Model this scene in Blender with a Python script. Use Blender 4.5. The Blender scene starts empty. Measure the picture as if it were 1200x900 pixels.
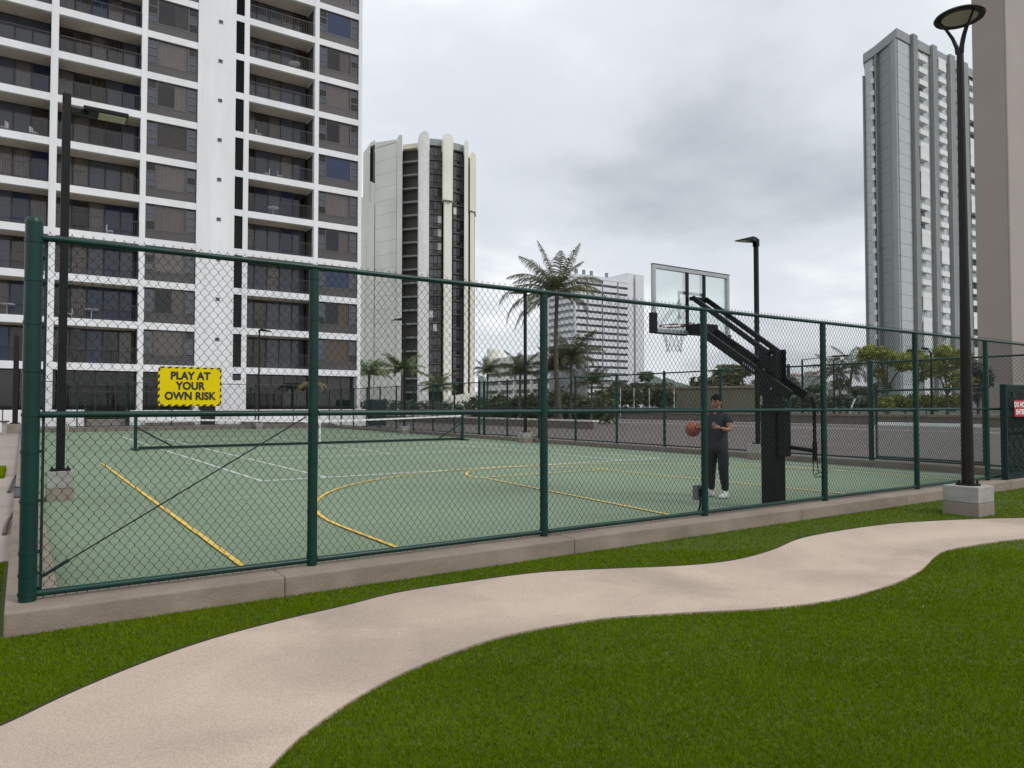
import bpy, bmesh, math, random
import numpy as np
from mathutils import Vector, Matrix

rnd = random.Random(7)
scene = bpy.context.scene
col = scene.collection
PI = math.pi

# ------------------------------------------------------------------ camera
FPX, AL, HC = 848.0, math.radians(55.95), 1.48
PITCH = math.atan(25 / FPX)
FH = np.array([math.cos(AL), math.sin(AL), 0.0])
RT = np.array([math.sin(AL), -math.cos(AL), 0.0])
UZ = np.array([0, 0, 1.0])
FW = FH * math.cos(PITCH) + UZ * math.sin(PITCH)
UP = np.cross(RT, FW)
CP = np.array([0, 0, HC])


def ray(x, y):
    return FW * FPX + RT * (x - 600) - UP * (y - 450)


def gz(x, y, z=0.0):
    d = ray(x, y)
    return CP + d * ((z - HC) / d[2])


def gY(x, y, Y):
    d = ray(x, y)
    return CP + d * (Y / d[1])


def gX(x, y, X):
    d = ray(x, y)
    return CP + d * (X / d[0])


def gD(x, y, D):
    d = ray(x, y)
    return CP + d * (D / (d @ FH))


cam = bpy.data.cameras.new("camera")
cam.sensor_width = 36.0
cam.lens = FPX / 1200 * 36.0
cam.clip_start = 0.05
cam.clip_end = 6000
camo = bpy.data.objects.new("camera", cam)
col.objects.link(camo)
camo.location = CP
camo.rotation_euler = Vector(FW).to_track_quat('-Z', 'Y').to_euler()
scene.camera = camo

# ------------------------------------------------------------------ light and sky
SUN_DIR = Vector((0.40, -0.72, 0.80)).normalized()
elev = math.asin(SUN_DIR.z)
azim = math.atan2(SUN_DIR.x, SUN_DIR.y)
sl = bpy.data.lights.new("sun", 'SUN')
sl.energy = 1.5
sl.angle = math.radians(17)
sl.color = (1.0, 0.965, 0.92)
so = bpy.data.objects.new("sun", sl)
col.objects.link(so)
so.rotation_euler = SUN_DIR.to_track_quat('Z', 'Y').to_euler()

world = bpy.data.worlds.new("World")
scene.world = world
world.use_nodes = True
wn, wl = world.node_tree.nodes, world.node_tree.links
wn.clear()


def N(tree, typ, **kw):
    n = tree.nodes.new(typ)
    for k, v in kw.items():
        setattr(n, k, v)
    return n


def wmath(op, a, b=None, c=None):
    n = wn.new('ShaderNodeMath')
    n.operation = op
    for i, v in enumerate((a, b, c)):
        if v is None:
            continue
        if isinstance(v, (int, float)):
            n.inputs[i].default_value = v
        else:
            wl.new(v, n.inputs[i])
    return n.outputs[0]


out = wn.new('ShaderNodeOutputWorld')
bg = wn.new('ShaderNodeBackground')
bg.inputs['Strength'].default_value = 0.1
sky = wn.new('ShaderNodeTexSky')
sky.sky_type = 'NISHITA'
sky.sun_disc = False
sky.sun_elevation = elev
sky.sun_rotation = azim
tc = wn.new('ShaderNodeTexCoord')
sep = wn.new('ShaderNodeSeparateXYZ')
wl.new(tc.outputs['Generated'], sep.inputs[0])
zc = wmath('MAXIMUM', sep.outputs[2], 0.0)
den = wmath('ADD', zc, 0.22)
px = wmath('DIVIDE', sep.outputs[0], den)
py = wmath('DIVIDE', sep.outputs[1], den)
comb = wn.new('ShaderNodeCombineXYZ')
wl.new(px, comb.inputs[0])
wl.new(py, comb.inputs[1])
comb.inputs[2].default_value = 23.8
n1 = wn.new('ShaderNodeTexNoise')
n1.inputs['Scale'].default_value = 0.7
n1.inputs['Detail'].default_value = 7
n1.inputs['Roughness'].default_value = 0.48
n1.inputs['Distortion'].default_value = 0.15
wl.new(comb.outputs[0], n1.inputs['Vector'])
n2 = wn.new('ShaderNodeTexNoise')
n2.inputs['Scale'].default_value = 2.6
n2.inputs['Detail'].default_value = 6
n2.inputs['Roughness'].default_value = 0.5
wl.new(comb.outputs[0], n2.inputs['Vector'])
dens = wmath('ADD', wmath('MULTIPLY', n1.outputs[0], 0.78), wmath('MULTIPLY', n2.outputs[0], 0.22))
ramp = wn.new('ShaderNodeValToRGB')
ramp.color_ramp.interpolation = 'EASE'
e = ramp.color_ramp.elements
e[0].position, e[0].color = 0.37, (9.9, 10.05, 10.2, 1)
e[1].position, e[1].color = 0.65, (4.55, 4.8, 5.2, 1)
m_ = ramp.color_ramp.elements.new(0.49)
m_.color = (6.9, 7.2, 7.6, 1)
wl.new(dens, ramp.inputs[0])
# overcast luminance: brighter towards the zenith, even all the way round
hz0 = wmath('POWER', wmath('SUBTRACT', 1.0, zc), 6.0)
grad = wmath('ADD', wmath('ADD', wmath('MULTIPLY', wmath('POWER', zc, 2.0), 0.9), 0.96), wmath('MULTIPLY', hz0, 0.28))
mulc = wn.new('ShaderNodeMix')
mulc.data_type = 'RGBA'
mulc.blend_type = 'MULTIPLY'
mulc.inputs[0].default_value = 1.0
wl.new(ramp.outputs[0], mulc.inputs[6])
cg = wn.new('ShaderNodeCombineColor')
for i in range(3):
    wl.new(grad, cg.inputs[i])
wl.new(cg.outputs[0], mulc.inputs[7])
mix = wn.new('ShaderNodeMix')
mix.data_type = 'RGBA'
mix.inputs[0].default_value = 0.90
wl.new(sky.outputs[0], mix.inputs[6])
wl.new(mulc.outputs[2], mix.inputs[7])
wl.new(mix.outputs[2], bg.inputs[0])
wl.new(bg.outputs[0], out.inputs[0])

scene.view_settings.view_transform = 'Standard'
scene.view_settings.look = 'None'
scene.view_settings.exposure = 0.10
scene.view_settings.gamma = 1.0
scene.cycles.max_bounces = 8
scene.cycles.transparent_max_bounces = 16


# ------------------------------------------------------------------ materials
def mat(name, c, rough=0.7, var=0.0, scale=4.0, bump=0.0, bscale=60.0, metal=0.0, c2=None, spec=0.5,
        island=0.0, stain=None, coat=0.0, transl=0.0, stretch=None):
    m = bpy.data.materials.new(name)
    m.use_nodes = True
    t = m.node_tree
    p = t.nodes['Principled BSDF']
    p.inputs['Roughness'].default_value = rough
    p.inputs['Metallic'].default_value = metal
    p.inputs['Specular IOR Level'].default_value = spec
    p.inputs['Coat Weight'].default_value = coat
    p.inputs['Base Color'].default_value = (*c, 1)
    co = N(t, 'ShaderNodeTexCoord')
    vec = co.outputs['Object']
    if stretch:
        mp = N(t, 'ShaderNodeMapping')
        mp.inputs['Scale'].default_value = stretch
        t.links.new(vec, mp.inputs[0])
        vec = mp.outputs[0]
    cur = None
    if var or c2:
        nz = N(t, 'ShaderNodeTexNoise')
        nz.inputs['Scale'].default_value = scale
        nz.inputs['Detail'].default_value = 6
        nz.inputs['Roughness'].default_value = 0.62
        t.links.new(vec, nz.inputs['Vector'])
        r = N(t, 'ShaderNodeValToRGB')
        r.color_ramp.elements[0].position = 0.33
        r.color_ramp.elements[1].position = 0.67
        if c2:
            a, b = c, c2
        else:
            a, b = [v * (1 - var) for v in c], [v * (1 + var) for v in c]
        r.color_ramp.elements[0].color = (*a, 1)
        r.color_ramp.elements[1].color = (*b, 1)
        t.links.new(nz.outputs[0], r.inputs[0])
        cur = r.outputs[0]
    if island:
        g = N(t, 'ShaderNodeNewGeometry')
        ma = N(t, 'ShaderNodeMapRange')
        ma.inputs[3].default_value = 1 - island
        ma.inputs[4].default_value = 1 + island
        t.links.new(g.outputs['Random Per Island'], ma.inputs[0])
        hs = N(t, 'ShaderNodeHueSaturation')
        t.links.new(ma.outputs[0], hs.inputs['Value'])
        if cur:
            t.links.new(cur, hs.inputs['Color'])
        else:
            hs.inputs['Color'].default_value = (*c, 1)
        cur = hs.outputs[0]
    if stain:
        sc, amt, st = stain
        mp = N(t, 'ShaderNodeMapping')
        mp.inputs['Scale'].default_value = st
        t.links.new(co.outputs['Object'], mp.inputs[0])
        nz = N(t, 'ShaderNodeTexNoise')
        nz.inputs['Scale'].default_value = sc
        nz.inputs['Detail'].default_value = 8
        nz.inputs['Roughness'].default_value = 0.7
        t.links.new(mp.outputs[0], nz.inputs['Vector'])
        ma = N(t, 'ShaderNodeMapRange')
        ma.inputs[1].default_value = 0.42
        ma.inputs[2].default_value = 0.75
        ma.inputs[3].default_value = 1.0
        ma.inputs[4].default_value = 1 - amt
        t.links.new(nz.outputs[0], ma.inputs[0])
        hs = N(t, 'ShaderNodeHueSaturation')
        t.links.new(ma.outputs[0], hs.inputs['Value'])
        if cur:
            t.links.new(cur, hs.inputs['Color'])
        else:
            hs.inputs['Color'].default_value = (*c, 1)
        cur = hs.outputs[0]
    if cur:
        t.links.new(cur, p.inputs['Base Color'])
    if bump:
        nz = N(t, 'ShaderNodeTexNoise')
        nz.inputs['Scale'].default_value = bscale
        nz.inputs['Detail'].default_value = 5
        t.links.new(vec, nz.inputs['Vector'])
        b = N(t, 'ShaderNodeBump')
        b.inputs['Strength'].default_value = bump
        b.inputs['Distance'].default_value = 0.01
        t.links.new(nz.outputs[0], b.inputs['Height'])
        t.links.new(b.outputs[0], p.inputs['Normal'])
    if transl:
        tr = N(t, 'ShaderNodeBsdfTranslucent')
        if cur:
            t.links.new(cur, tr.inputs[0])
        else:
            tr.inputs[0].default_value = (*c, 1)
        mx = N(t, 'ShaderNodeMixShader')
        mx.inputs[0].default_value = transl
        t.links.new(p.outputs[0], mx.inputs[1])
        t.links.new(tr.outputs[0], mx.inputs[2])
        t.links.new(mx.outputs[0], t.nodes['Material Output'].inputs[0])
    return m


def glass(name, tint, refl=0.06, rough=0.03, maxr=0.75):
    m = bpy.data.materials.new(name)
    m.use_nodes = True
    t = m.node_tree
    t.nodes.remove(t.nodes['Principled BSDF'])
    tr = N(t, 'ShaderNodeBsdfTransparent')
    tr.inputs[0].default_value = (*tint, 1)
    gl = N(t, 'ShaderNodeBsdfGlossy')
    gl.inputs['Roughness'].default_value = rough
    fr = N(t, 'ShaderNodeFresnel')
    fr.inputs[0].default_value = 1.5
    ma = N(t, 'ShaderNodeMapRange')
    ma.inputs[1].default_value = 0.0
    ma.inputs[2].default_value = 1.0
    ma.inputs[3].default_value = refl
    ma.inputs[4].default_value = maxr
    t.links.new(fr.outputs[0], ma.inputs[0])
    mx = N(t, 'ShaderNodeMixShader')
    t.links.new(ma.outputs[0], mx.inputs[0])
    t.links.new(tr.outputs[0], mx.inputs[1])
    t.links.new(gl.outputs[0], mx.inputs[2])
    t.links.new(mx.outputs[0], t.nodes['Material Output'].inputs[0])
    return m


M = {}
M['turf'] = mat('turf_base', (0.045, 0.075, 0.002), 0.9, 0.3, 30)
M['blade'] = mat('turf_blade', (0.108, 0.170, 0.0015), 0.9, c2=(0.142, 0.205, 0.002), scale=1.0, island=0.36, spec=0.0, transl=0.3)
M['asphalt'] = mat('deck_asphalt', (0.122, 0.104, 0.092), 0.9, 0.12, 0.6, 0.3, 40, stain=(0.3, 0.25, (1, 1, 1)))
M['ground'] = mat('city_ground', (0.10, 0.11, 0.09), 0.95, 0.3, 0.02)
M['court'] = mat('court_acrylic', (0.182, 0.245, 0.160), 0.8, 0.08, 0.35, 0.15, 220, stain=(0.22, 0.16, (1, 1, 1)), spec=0.3)
M['white_line'] = mat('white_line_paint', (0.62, 0.64, 0.62), 0.7, 0.12, 6)
M['yellow_line'] = mat('yellow_line_paint', (0.74, 0.47, 0.07), 0.65, 0.12, 6)
M['kerb'] = mat('kerb_concrete', (0.258, 0.208, 0.163), 0.9, 0.12, 2.5, 0.45, 55, stain=(1.2, 0.35, (1, 1, 3)))
M['kerb_dark'] = mat('old_kerb_concrete', (0.17, 0.145, 0.125), 0.9, 0.15, 2.0, 0.3, 40)
M['walk'] = mat('walk_concrete', (0.37, 0.31, 0.275), 0.9, 0.08, 1.5, 0.2, 70, stain=(0.5, 0.25, (1, 1, 1)))
M['block'] = mat('lamp_base_concrete', (0.34, 0.33, 0.31), 0.9, 0.12, 3, 0.3, 45, stain=(2.0, 0.3, (1, 1, 2)))
M['block_low'] = mat('lamp_base_lower_concrete', (0.24, 0.205, 0.17), 0.9, 0.12, 3, 0.3, 45)
M['green_steel'] = mat('green_vinyl', (0.003, 0.034, 0.026), 0.36, 0.15, 9, spec=0.32, stain=(3, 0.3, (1, 1, 0.4)))
M['green_wire'] = mat('green_vinyl_wire', (0.007, 0.019, 0.017), 0.5, spec=0.3)
M['black_steel'] = mat('black_powder_coat', (0.007, 0.007, 0.008), 0.5, 0.2, 5, spec=0.22)
M['bronze'] = mat('bronze_powder_coat', (0.012, 0.0095, 0.009), 0.45, 0.2, 5, spec=0.25)
M['edging'] = mat('rubber_edging', (0.018, 0.016, 0.013), 0.8)
M['white_paint'] = mat('white_wall_paint', (0.76, 0.76, 0.775), 0.8, 0.03, 0.4, stain=(0.6, 0.14, (1, 1, 0.12)))
M['soffit'] = mat('soffit_paint', (0.52, 0.45, 0.37), 0.9, 0.08, 0.6)
M['dark_frame'] = mat('bronze_window_frame', (0.035, 0.031, 0.029), 0.5, 0.1, 2)
M['spandrel'] = mat('spandrel_panel', (0.062, 0.057, 0.056), 0.55, 0.1, 0.8)
M['spandrel_light'] = mat('frame_grey_brown', (0.085, 0.078, 0.074), 0.6, 0.1, 0.8)
M['curtain_a'] = mat('curtain_taupe', (0.56, 0.51, 0.475), 0.9, 0.08, 3)
M['curtain_b'] = mat('curtain_white', (0.72, 0.69, 0.67), 0.9, 0.1, 3)
M['curtain_c'] = mat('curtain_tan', (0.50, 0.38, 0.25), 0.9, 0.1, 3)
M['curtain_d'] = mat('curtain_brown', (0.20, 0.175, 0.15), 0.9, 0.15, 3)
M['interior'] = mat('dim_interior', (0.035, 0.032, 0.03), 0.9, 0.3, 0.7)  # near-black: the darkness of unlit rooms put into the colour
M['glass'] = glass('tinted_glass', (0.74, 0.72, 0.71), 0.012, 0.03)
M['glass_blue'] = mat('blue_reflection_and_box', (0.016, 0.028, 0.072), 0.08, 0.2, 0.5, spec=0.6)  # reflected blue put into the pane colour; the kerb box's own blue too
M['glass_slate'] = mat('slate_reflection_glass', (0.070, 0.074, 0.094), 0.08, 0.15, 0.5, spec=0.6)  # blue-grey reflections put into an opaque pane colour
M['louvre'] = mat('black_louvre', (0.028, 0.028, 0.03), 0.6)
M['white_plastic'] = mat('white_plastic', (0.55, 0.55, 0.54), 0.5)
M['red_plastic'] = mat('red_cloth', (0.35, 0.05, 0.04), 0.7)
M['cream'] = mat('cream_concrete', (0.74, 0.73, 0.66), 0.85, 0.06, 0.15, stain=(0.12, 0.2, (1, 1, 0.2)))
M['cream_fin'] = mat('white_fin_concrete', (0.77, 0.765, 0.735), 0.85, 0.09, 1.5, 0.6, 3.0, stain=(0.2, 0.15, (1, 1, 0.2)))
M['cream_yel'] = mat('yellowed_concrete', (0.70, 0.655, 0.53), 0.85, 0.05, 0.2)
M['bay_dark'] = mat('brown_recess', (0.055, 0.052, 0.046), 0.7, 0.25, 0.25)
M['pane_grey'] = mat('grey_tinted_pane', (0.085, 0.082, 0.088), 0.12, 0.3, 0.3, spec=0.5)
M['pane_dark'] = mat('dark_tinted_pane', (0.02, 0.02, 0.022), 0.1, spec=0.5)
M['pane_white'] = mat('drawn_white_blind', (0.6, 0.6, 0.6), 0.6)
M['grey_dark'] = mat('grey_concrete_dark', (0.25, 0.27, 0.265), 0.85, 0.06, 0.2, stain=(0.15, 0.15, (1, 1, 0.2)))
M['grey_mid'] = mat('grey_concrete_mid', (0.31, 0.325, 0.325), 0.85, 0.06, 0.2, stain=(0.15, 0.12, (1, 1, 0.2)))
M['grey_light'] = mat('grey_concrete_light', (0.50, 0.53, 0.54), 0.85, 0.06, 0.2, stain=(0.15, 0.12, (1, 1, 0.2)))
M['rail_white'] = mat('white_balcony_paint', (0.70, 0.72, 0.72), 0.8, 0.06, 0.4)
M['beige'] = mat('beige_stucco', (0.335, 0.285, 0.255), 0.9, 0.03, 0.1, stain=(0.06, 0.08, (1, 1, 0.15)))
M['beige_b'] = mat('beige_stucco_lit', (0.35, 0.305, 0.28), 0.9, 0.03, 0.1)  # same stucco, paler for the front face: its light put into the colour
M['hotel'] = mat('pale_hotel_concrete', (0.68, 0.69, 0.71), 0.85, 0.05, 0.1)
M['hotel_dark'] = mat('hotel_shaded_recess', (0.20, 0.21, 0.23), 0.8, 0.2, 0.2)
M['olive'] = mat('olive_render', (0.17, 0.16, 0.105), 0.9, 0.1, 0.3)
M['hill'] = mat('wooded_hill', (0.085, 0.11, 0.10), 0.95, 0.35, 0.05)
M['house'] = mat('pale_house_wall', (0.42, 0.41, 0.40), 0.85, 0.1, 0.1)
M['house_roof'] = mat('house_roof', (0.25, 0.19, 0.17), 0.85, 0.1, 0.1)
M['screen_green'] = mat('green_windscreen', (0.008, 0.035, 0.030), 0.8, 0.2, 3)
M['frond'] = mat('palm_frond', (0.075, 0.095, 0.040), 0.6, c2=(0.13, 0.13, 0.055), scale=0.8, island=0.4, transl=0.25)
M['frond_dry'] = mat('dry_palm_frond', (0.16, 0.12, 0.05), 0.7, 0.2, 2, island=0.3, transl=0.2)
M['frond_young'] = mat('bright_palm_frond', (0.13, 0.17, 0.07), 0.6, 0.2, 1.0, island=0.35, transl=0.3)
M['bark'] = mat('palm_bark', (0.085, 0.072, 0.058), 0.95, 0.3, 6, 0.6, 14)
M['leaf_lime'] = mat('lime_leaf', (0.20, 0.23, 0.035), 0.6, c2=(0.27, 0.28, 0.05), scale=0.8, island=0.45, transl=0.3)
M['leaf_dark'] = mat('dark_leaf', (0.075, 0.088, 0.036), 0.6, c2=(0.115, 0.12, 0.05), scale=0.5, island=0.5, transl=0.2)
M['leaf_grey'] = mat('grey_green_leaf', (0.095, 0.115, 0.075), 0.6, 0.3, 0.6, island=0.5, transl=0.2)
M['sign_yellow'] = mat('sign_yellow', (0.70, 0.55, 0.0), 0.7, 0.03, 6, spec=0.15)
M['sign_black'] = mat('sign_black', (0.012, 0.011, 0.010), 0.55)
M['sign_red'] = mat('sign_red', (0.42, 0.012, 0.022), 0.5)
M['sign_white'] = mat('sign_white', (0.78, 0.76, 0.76), 0.5)
M['rim_red'] = mat('rim_red', (0.42, 0.03, 0.028), 0.5, 0.2, 20)
M['alu'] = mat('backboard_frame_alu', (0.42, 0.43, 0.44), 0.4, 0.1, 4, metal=0.6)
M['board_glass'] = glass('backboard_glass', (0.93, 0.965, 0.955), 0.02, 0.01, 0.4)
M['net_white'] = mat('net_cord', (0.33, 0.33, 0.33), 0.8)
M['net_black'] = mat('tennis_net_cord', (0.014, 0.018, 0.017), 0.8)
M['tape'] = mat('net_tape', (0.70, 0.71, 0.70), 0.7, 0.08, 4)
M['ball'] = mat('basketball_leather', (0.27, 0.055, 0.04), 0.6, 0.15, 30, 0.5, 250)
M['ball_pale'] = mat('basketball_pale_panel', (0.42, 0.23, 0.16), 0.6, 0.15, 30)
M['skin'] = mat('skin', (0.36, 0.18, 0.115), 0.5, 0.08, 9)
M['hair'] = mat('black_hair', (0.010, 0.008, 0.007), 0.85, 0.3, 40, 0.8, 90, spec=0.15)
M['tshirt'] = mat('charcoal_tshirt', (0.028, 0.028, 0.035), 0.9, 0.15, 6, 0.4, 18)
M['trousers'] = mat('black_trousers', (0.013, 0.013, 0.016), 0.9, 0.2, 6, 0.4, 16)
M['shoe'] = mat('white_trainers', (0.55, 0.56, 0.57), 0.6, 0.08, 10)
M['eye'] = mat('eye_dark', (0.01, 0.008, 0.007), 0.2)
M['lip'] = mat('lips', (0.24, 0.09, 0.07), 0.5)
M['lens'] = mat('lamp_lens', (0.42, 0.38, 0.27), 0.3, 0.15, 12)
M['lens_grey'] = mat('lamp_underside', (0.46, 0.39, 0.36), 0.35, 0.1, 4)
M['hose'] = mat('grey_hose', (0.10, 0.08, 0.065), 0.6, 0.15, 10)
M['box_grey'] = mat('grey_box', (0.13, 0.14, 0.15), 0.5)
M['wood'] = mat('weathered_wood', (0.085, 0.075, 0.068), 0.85, 0.2, 8, stretch=(1, 6, 6))
M['car_white'] = mat('car_white_paint', (0.6, 0.6, 0.62), 0.3, coat=0.6)
M['steps'] = mat('grey_steps', (0.22, 0.20, 0.18), 0.9, 0.1, 2)


# path: coloured granular rubber with faint stains and a few hairline cracks
def path_material():
    m = mat('path_rubber_granules', (0.46, 0.385, 0.325), 0.9)
    t = m.node_tree
    p = t.nodes['Principled BSDF']
    co = N(t, 'ShaderNodeTexCoord')
    vo = N(t, 'ShaderNodeTexVoronoi')
    vo.inputs['Scale'].default_value = 260
    t.links.new(co.outputs['Object'], vo.inputs['Vector'])
    r = N(t, 'ShaderNodeValToRGB')
    r.color_ramp.elements[0].color = (0.37, 0.285, 0.222, 1)
    r.color_ramp.elements[1].color = (0.56, 0.452, 0.362, 1)
    sepc = N(t, 'ShaderNodeSeparateColor')
    t.links.new(vo.outputs['Color'], sepc.inputs[0])
    t.links.new(sepc.outputs[0], r.inputs[0])
    nz = N(t, 'ShaderNodeTexNoise')
    nz.inputs['Scale'].default_value = 0.8
    nz.inputs['Detail'].default_value = 6
    nz.inputs['Roughness'].default_value = 0.55
    nz.inputs['Distortion'].default_value = 0.6
    t.links.new(co.outputs['Object'], nz.inputs['Vector'])
    ma = N(t, 'ShaderNodeMapRange')
    ma.inputs[1].default_value, ma.inputs[2].default_value = 0.35, 0.68
    ma.inputs[3].default_value, ma.inputs[4].default_value = 1.06, 0.78
    t.links.new(nz.outputs[0], ma.inputs[0])
    # drying marks: tide-edged patches
    n2_ = N(t, 'ShaderNodeTexNoise')
    n2_.inputs['Scale'].default_value = 0.55
    n2_.inputs['Detail'].default_value = 5
    mp = N(t, 'ShaderNodeMapping')
    mp.inputs['Location'].default_value = (4.1, 2.2, 0)
    t.links.new(co.outputs['Object'], mp.inputs[0])
    t.links.new(mp.outputs[0], n2_.inputs['Vector'])
    mr = N(t, 'ShaderNodeMapRange')
    mr.inputs[1].default_value, mr.inputs[2].default_value = 0.495, 0.535
    mr.inputs[3].default_value, mr.inputs[4].default_value = 1.0, 0.89
    t.links.new(n2_.outputs[0], mr.inputs[0])
    mm = N(t, 'ShaderNodeMath', operation='MULTIPLY')
    t.links.new(ma.outputs[0], mm.inputs[0])
    t.links.new(mr.outputs[0], mm.inputs[1])
    hs = N(t, 'ShaderNodeHueSaturation')
    t.links.new(mm.outputs[0], hs.inputs['Value'])
    t.links.new(r.outputs[0], hs.inputs['Color'])
    t.links.new(hs.outputs[0], p.inputs['Base Color'])
    bp = N(t, 'ShaderNodeBump')
    bp.inputs['Strength'].default_value = 0.35
    bp.inputs['Distance'].default_value = 0.004
    t.links.new(vo.outputs['Distance'], bp.inputs['Height'])
    t.links.new(bp.outputs[0], p.inputs['Normal'])
    return m


M['path'] = path_material()


# ------------------------------------------------------------------ mesh helpers
class MB:
    def __init__(self):
        self.v, self.f, self.mi = [], [], []

    def add(self, vs, fs, mi=0):
        o = len(self.v)
        self.v.extend([tuple(map(float, p)) for p in vs])
        for f in fs:
            self.f.append(tuple(i + o for i in f))
            self.mi.append(mi)
        return self

    def box(self, x0, x1, y0, y1, z0, z1, mi=0):
        vs = [(x0, y0, z0), (x1, y0, z0), (x1, y1, z0), (x0, y1, z0),
              (x0, y0, z1), (x1, y0, z1), (x1, y1, z1), (x0, y1, z1)]
        fs = [(0, 3, 2, 1), (4, 5, 6, 7), (0, 1, 5, 4), (1, 2, 6, 5), (2, 3, 7, 6), (3, 0, 4, 7)]
        return self.add(vs, fs, mi)

    def bar(self, p0, p1, w, h, mi=0, up=(0, 0, 1)):
        p0, p1 = Vector(p0), Vector(p1)
        d = (p1 - p0).normalized()
        s = d.cross(Vector(up))
        if s.length < 1e-4:
            s = d.cross(Vector((1, 0, 0)))
        s.normalize()
        u = s.cross(d)
        vs = []
        for p in (p0, p1):
            for a, b in ((-1, -1), (1, -1), (1, 1), (-1, 1)):
                vs.append(p + s * (a * w / 2) + u * (b * h / 2))
        fs = [(0, 1, 2, 3), (7, 6, 5, 4), (0, 4, 5, 1), (1, 5, 6, 2), (2, 6, 7, 3), (3, 7, 4, 0)]
        return self.add(vs, fs, mi)

    def tube(self, pts, r, n=8, mi=0, cap=True):
        pts = [Vector(p) for p in pts]
        rs = r if isinstance(r, (list, tuple)) else [r] * len(pts)
        vs, fs = [], []
        prev = None
        for i, p in enumerate(pts):
            d = (pts[min(i + 1, len(pts) - 1)] - pts[max(i - 1, 0)]).normalized()
            if prev is None:
                a = Vector((0, 0, 1)) if abs(d.z) < 0.9 else Vector((1, 0, 0))
                s = d.cross(a).normalized()
            else:
                s = (prev - d * prev.dot(d)).normalized()
            prev = s
            u = d.cross(s)
            for k in range(n):
                t = 2 * PI * k / n
                vs.append(p + (s * math.cos(t) + u * math.sin(t)) * rs[i])
        for i in range(len(pts) - 1):
            for k in range(n):
                a, b = i * n + k, i * n + (k + 1) % n
                fs.append((a, b, b + n, a + n))
        if cap:
            fs.append(tuple(range(n - 1, -1, -1)))
            fs.append(tuple((len(pts) - 1) * n + k for k in range(n)))
        return self.add(vs, fs, mi)

    def lathe(self, prof, c=(0, 0, 0), n=24, mi=0):
        vs, fs = [], []
        for r, z in prof:
            for k in range(n):
                t = 2 * PI * k / n
                vs.append((c[0] + r * math.cos(t), c[1] + r * math.sin(t), c[2] + z))
        for i in range(len(prof) - 1):
            for k in range(n):
                a, b = i * n + k, i * n + (k + 1) % n
                fs.append((a, b, b + n, a + n))
        return self.add(vs, fs, mi)

    def ell(self, c, rx, ry, rz, nu=16, nv=10, mi=0, rot=None):
        vs, fs = [], []
        for j in range(nv + 1):
            ph = PI * j / nv
            for i in range(nu):
                th = 2 * PI * i / nu
                p = Vector((rx * math.sin(ph) * math.cos(th), ry * math.sin(ph) * math.sin(th), rz * math.cos(ph)))
                if rot:
                    p = rot @ p
                vs.append((c[0] + p.x, c[1] + p.y, c[2] + p.z))
        for j in range(nv):
            for i in range(nu):
                a, b = j * nu + i, j * nu + (i + 1) % nu
                fs.append((a, a + nu, b + nu, b))
        return self.add(vs, fs, mi)

    def prism(self, poly, z0, z1, mi=0):
        """poly: counter-clockwise plan; z1 may be a list of heights, one per corner"""
        n = len(poly)
        zt = z1 if isinstance(z1, (list, tuple)) else [z1] * n
        zb = z0 if isinstance(z0, (list, tuple)) else [z0] * n
        vs = [(p[0], p[1], zb[i]) for i, p in enumerate(poly)] + [(p[0], p[1], zt[i]) for i, p in enumerate(poly)]
        fs = [tuple(range(n - 1, -1, -1)), tuple(range(n, 2 * n))]
        for i in range(n):
            j = (i + 1) % n
            fs.append((i, j, j + n, i + n))
        return self.add(vs, fs, mi)

    def mesh(self, name, mats, smooth=False, bevel=0.0):
        me = bpy.data.meshes.new(name)
        me.from_pydata(self.v, [], self.f)
        if not isinstance(mats, (list, tuple)):
            mats = [mats]
        for m in mats:
            me.materials.append(m)
        if len(mats) > 1:
            me.polygons.foreach_set('material_index', self.mi)
        if bevel:
            bm = bmesh.new()
            bm.from_mesh(me)
            ed = [e_ for e_ in bm.edges if len(e_.link_faces) == 2 and e_.calc_face_angle(0) > 0.6]
            bmesh.ops.bevel(bm, geom=ed, offset=bevel, segments=2, affect='EDGES', profile=0.6)
            bm.to_mesh(me)
            bm.free()
        if smooth:
            me.polygons.foreach_set('use_smooth', [True] * len(me.polygons))
            try:
                me.set_sharp_from_angle(angle=math.radians(42))
            except Exception:
                pass
        me.update()
        return me

    def build(self, name, mats, parent=None, smooth=False, bevel=0.0):
        return link(name, self.mesh(name, mats, smooth, bevel), parent)


def link(name, me, parent=None, loc=None, rot=None, scl=None):
    o = bpy.data.objects.new(name, me)
    col.objects.link(o)
    if parent is not None:
        o.parent = parent
        # children are modelled in world coordinates: undo the parent's placement
        if me is not None:
            o.matrix_parent_inverse = parent_matrix(parent).inverted()
    if loc is not None:
        o.location = loc
    if rot is not None:
        o.rotation_euler = rot
    if scl is not None:
        o.scale = scl
    return o


def parent_matrix(o):
    m = Matrix.LocRotScale(o.location, o.rotation_euler, o.scale)
    if o.parent is not None:
        m = parent_matrix(o.parent) @ o.matrix_parent_inverse @ m
    return m


def tag(o, label=None, cat=None, group=None, kind=None):
    if label:
        o['label'] = label
    if cat:
        o['category'] = cat
    if group:
        o['group'] = group
    if kind:
        o['kind'] = kind
    return o


def thing(name, label, cat, loc=(0, 0, 0), rz=0.0, group=None):
    o = bpy.data.objects.new(name, None)
    o.empty_display_size = 0.2
    col.objects.link(o)
    o.location = loc
    o.rotation_euler = (0, 0, rz)
    return tag(o, label, cat, group)


def copy_tree(o, parent=None):
    c = o.copy()
    col.objects.link(c)
    if parent is not None:
        c.parent = parent
        c.matrix_parent_inverse = o.matrix_parent_inverse.copy()
    for ch in list(o.children):
        copy_tree(ch, c)
    return c


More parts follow.
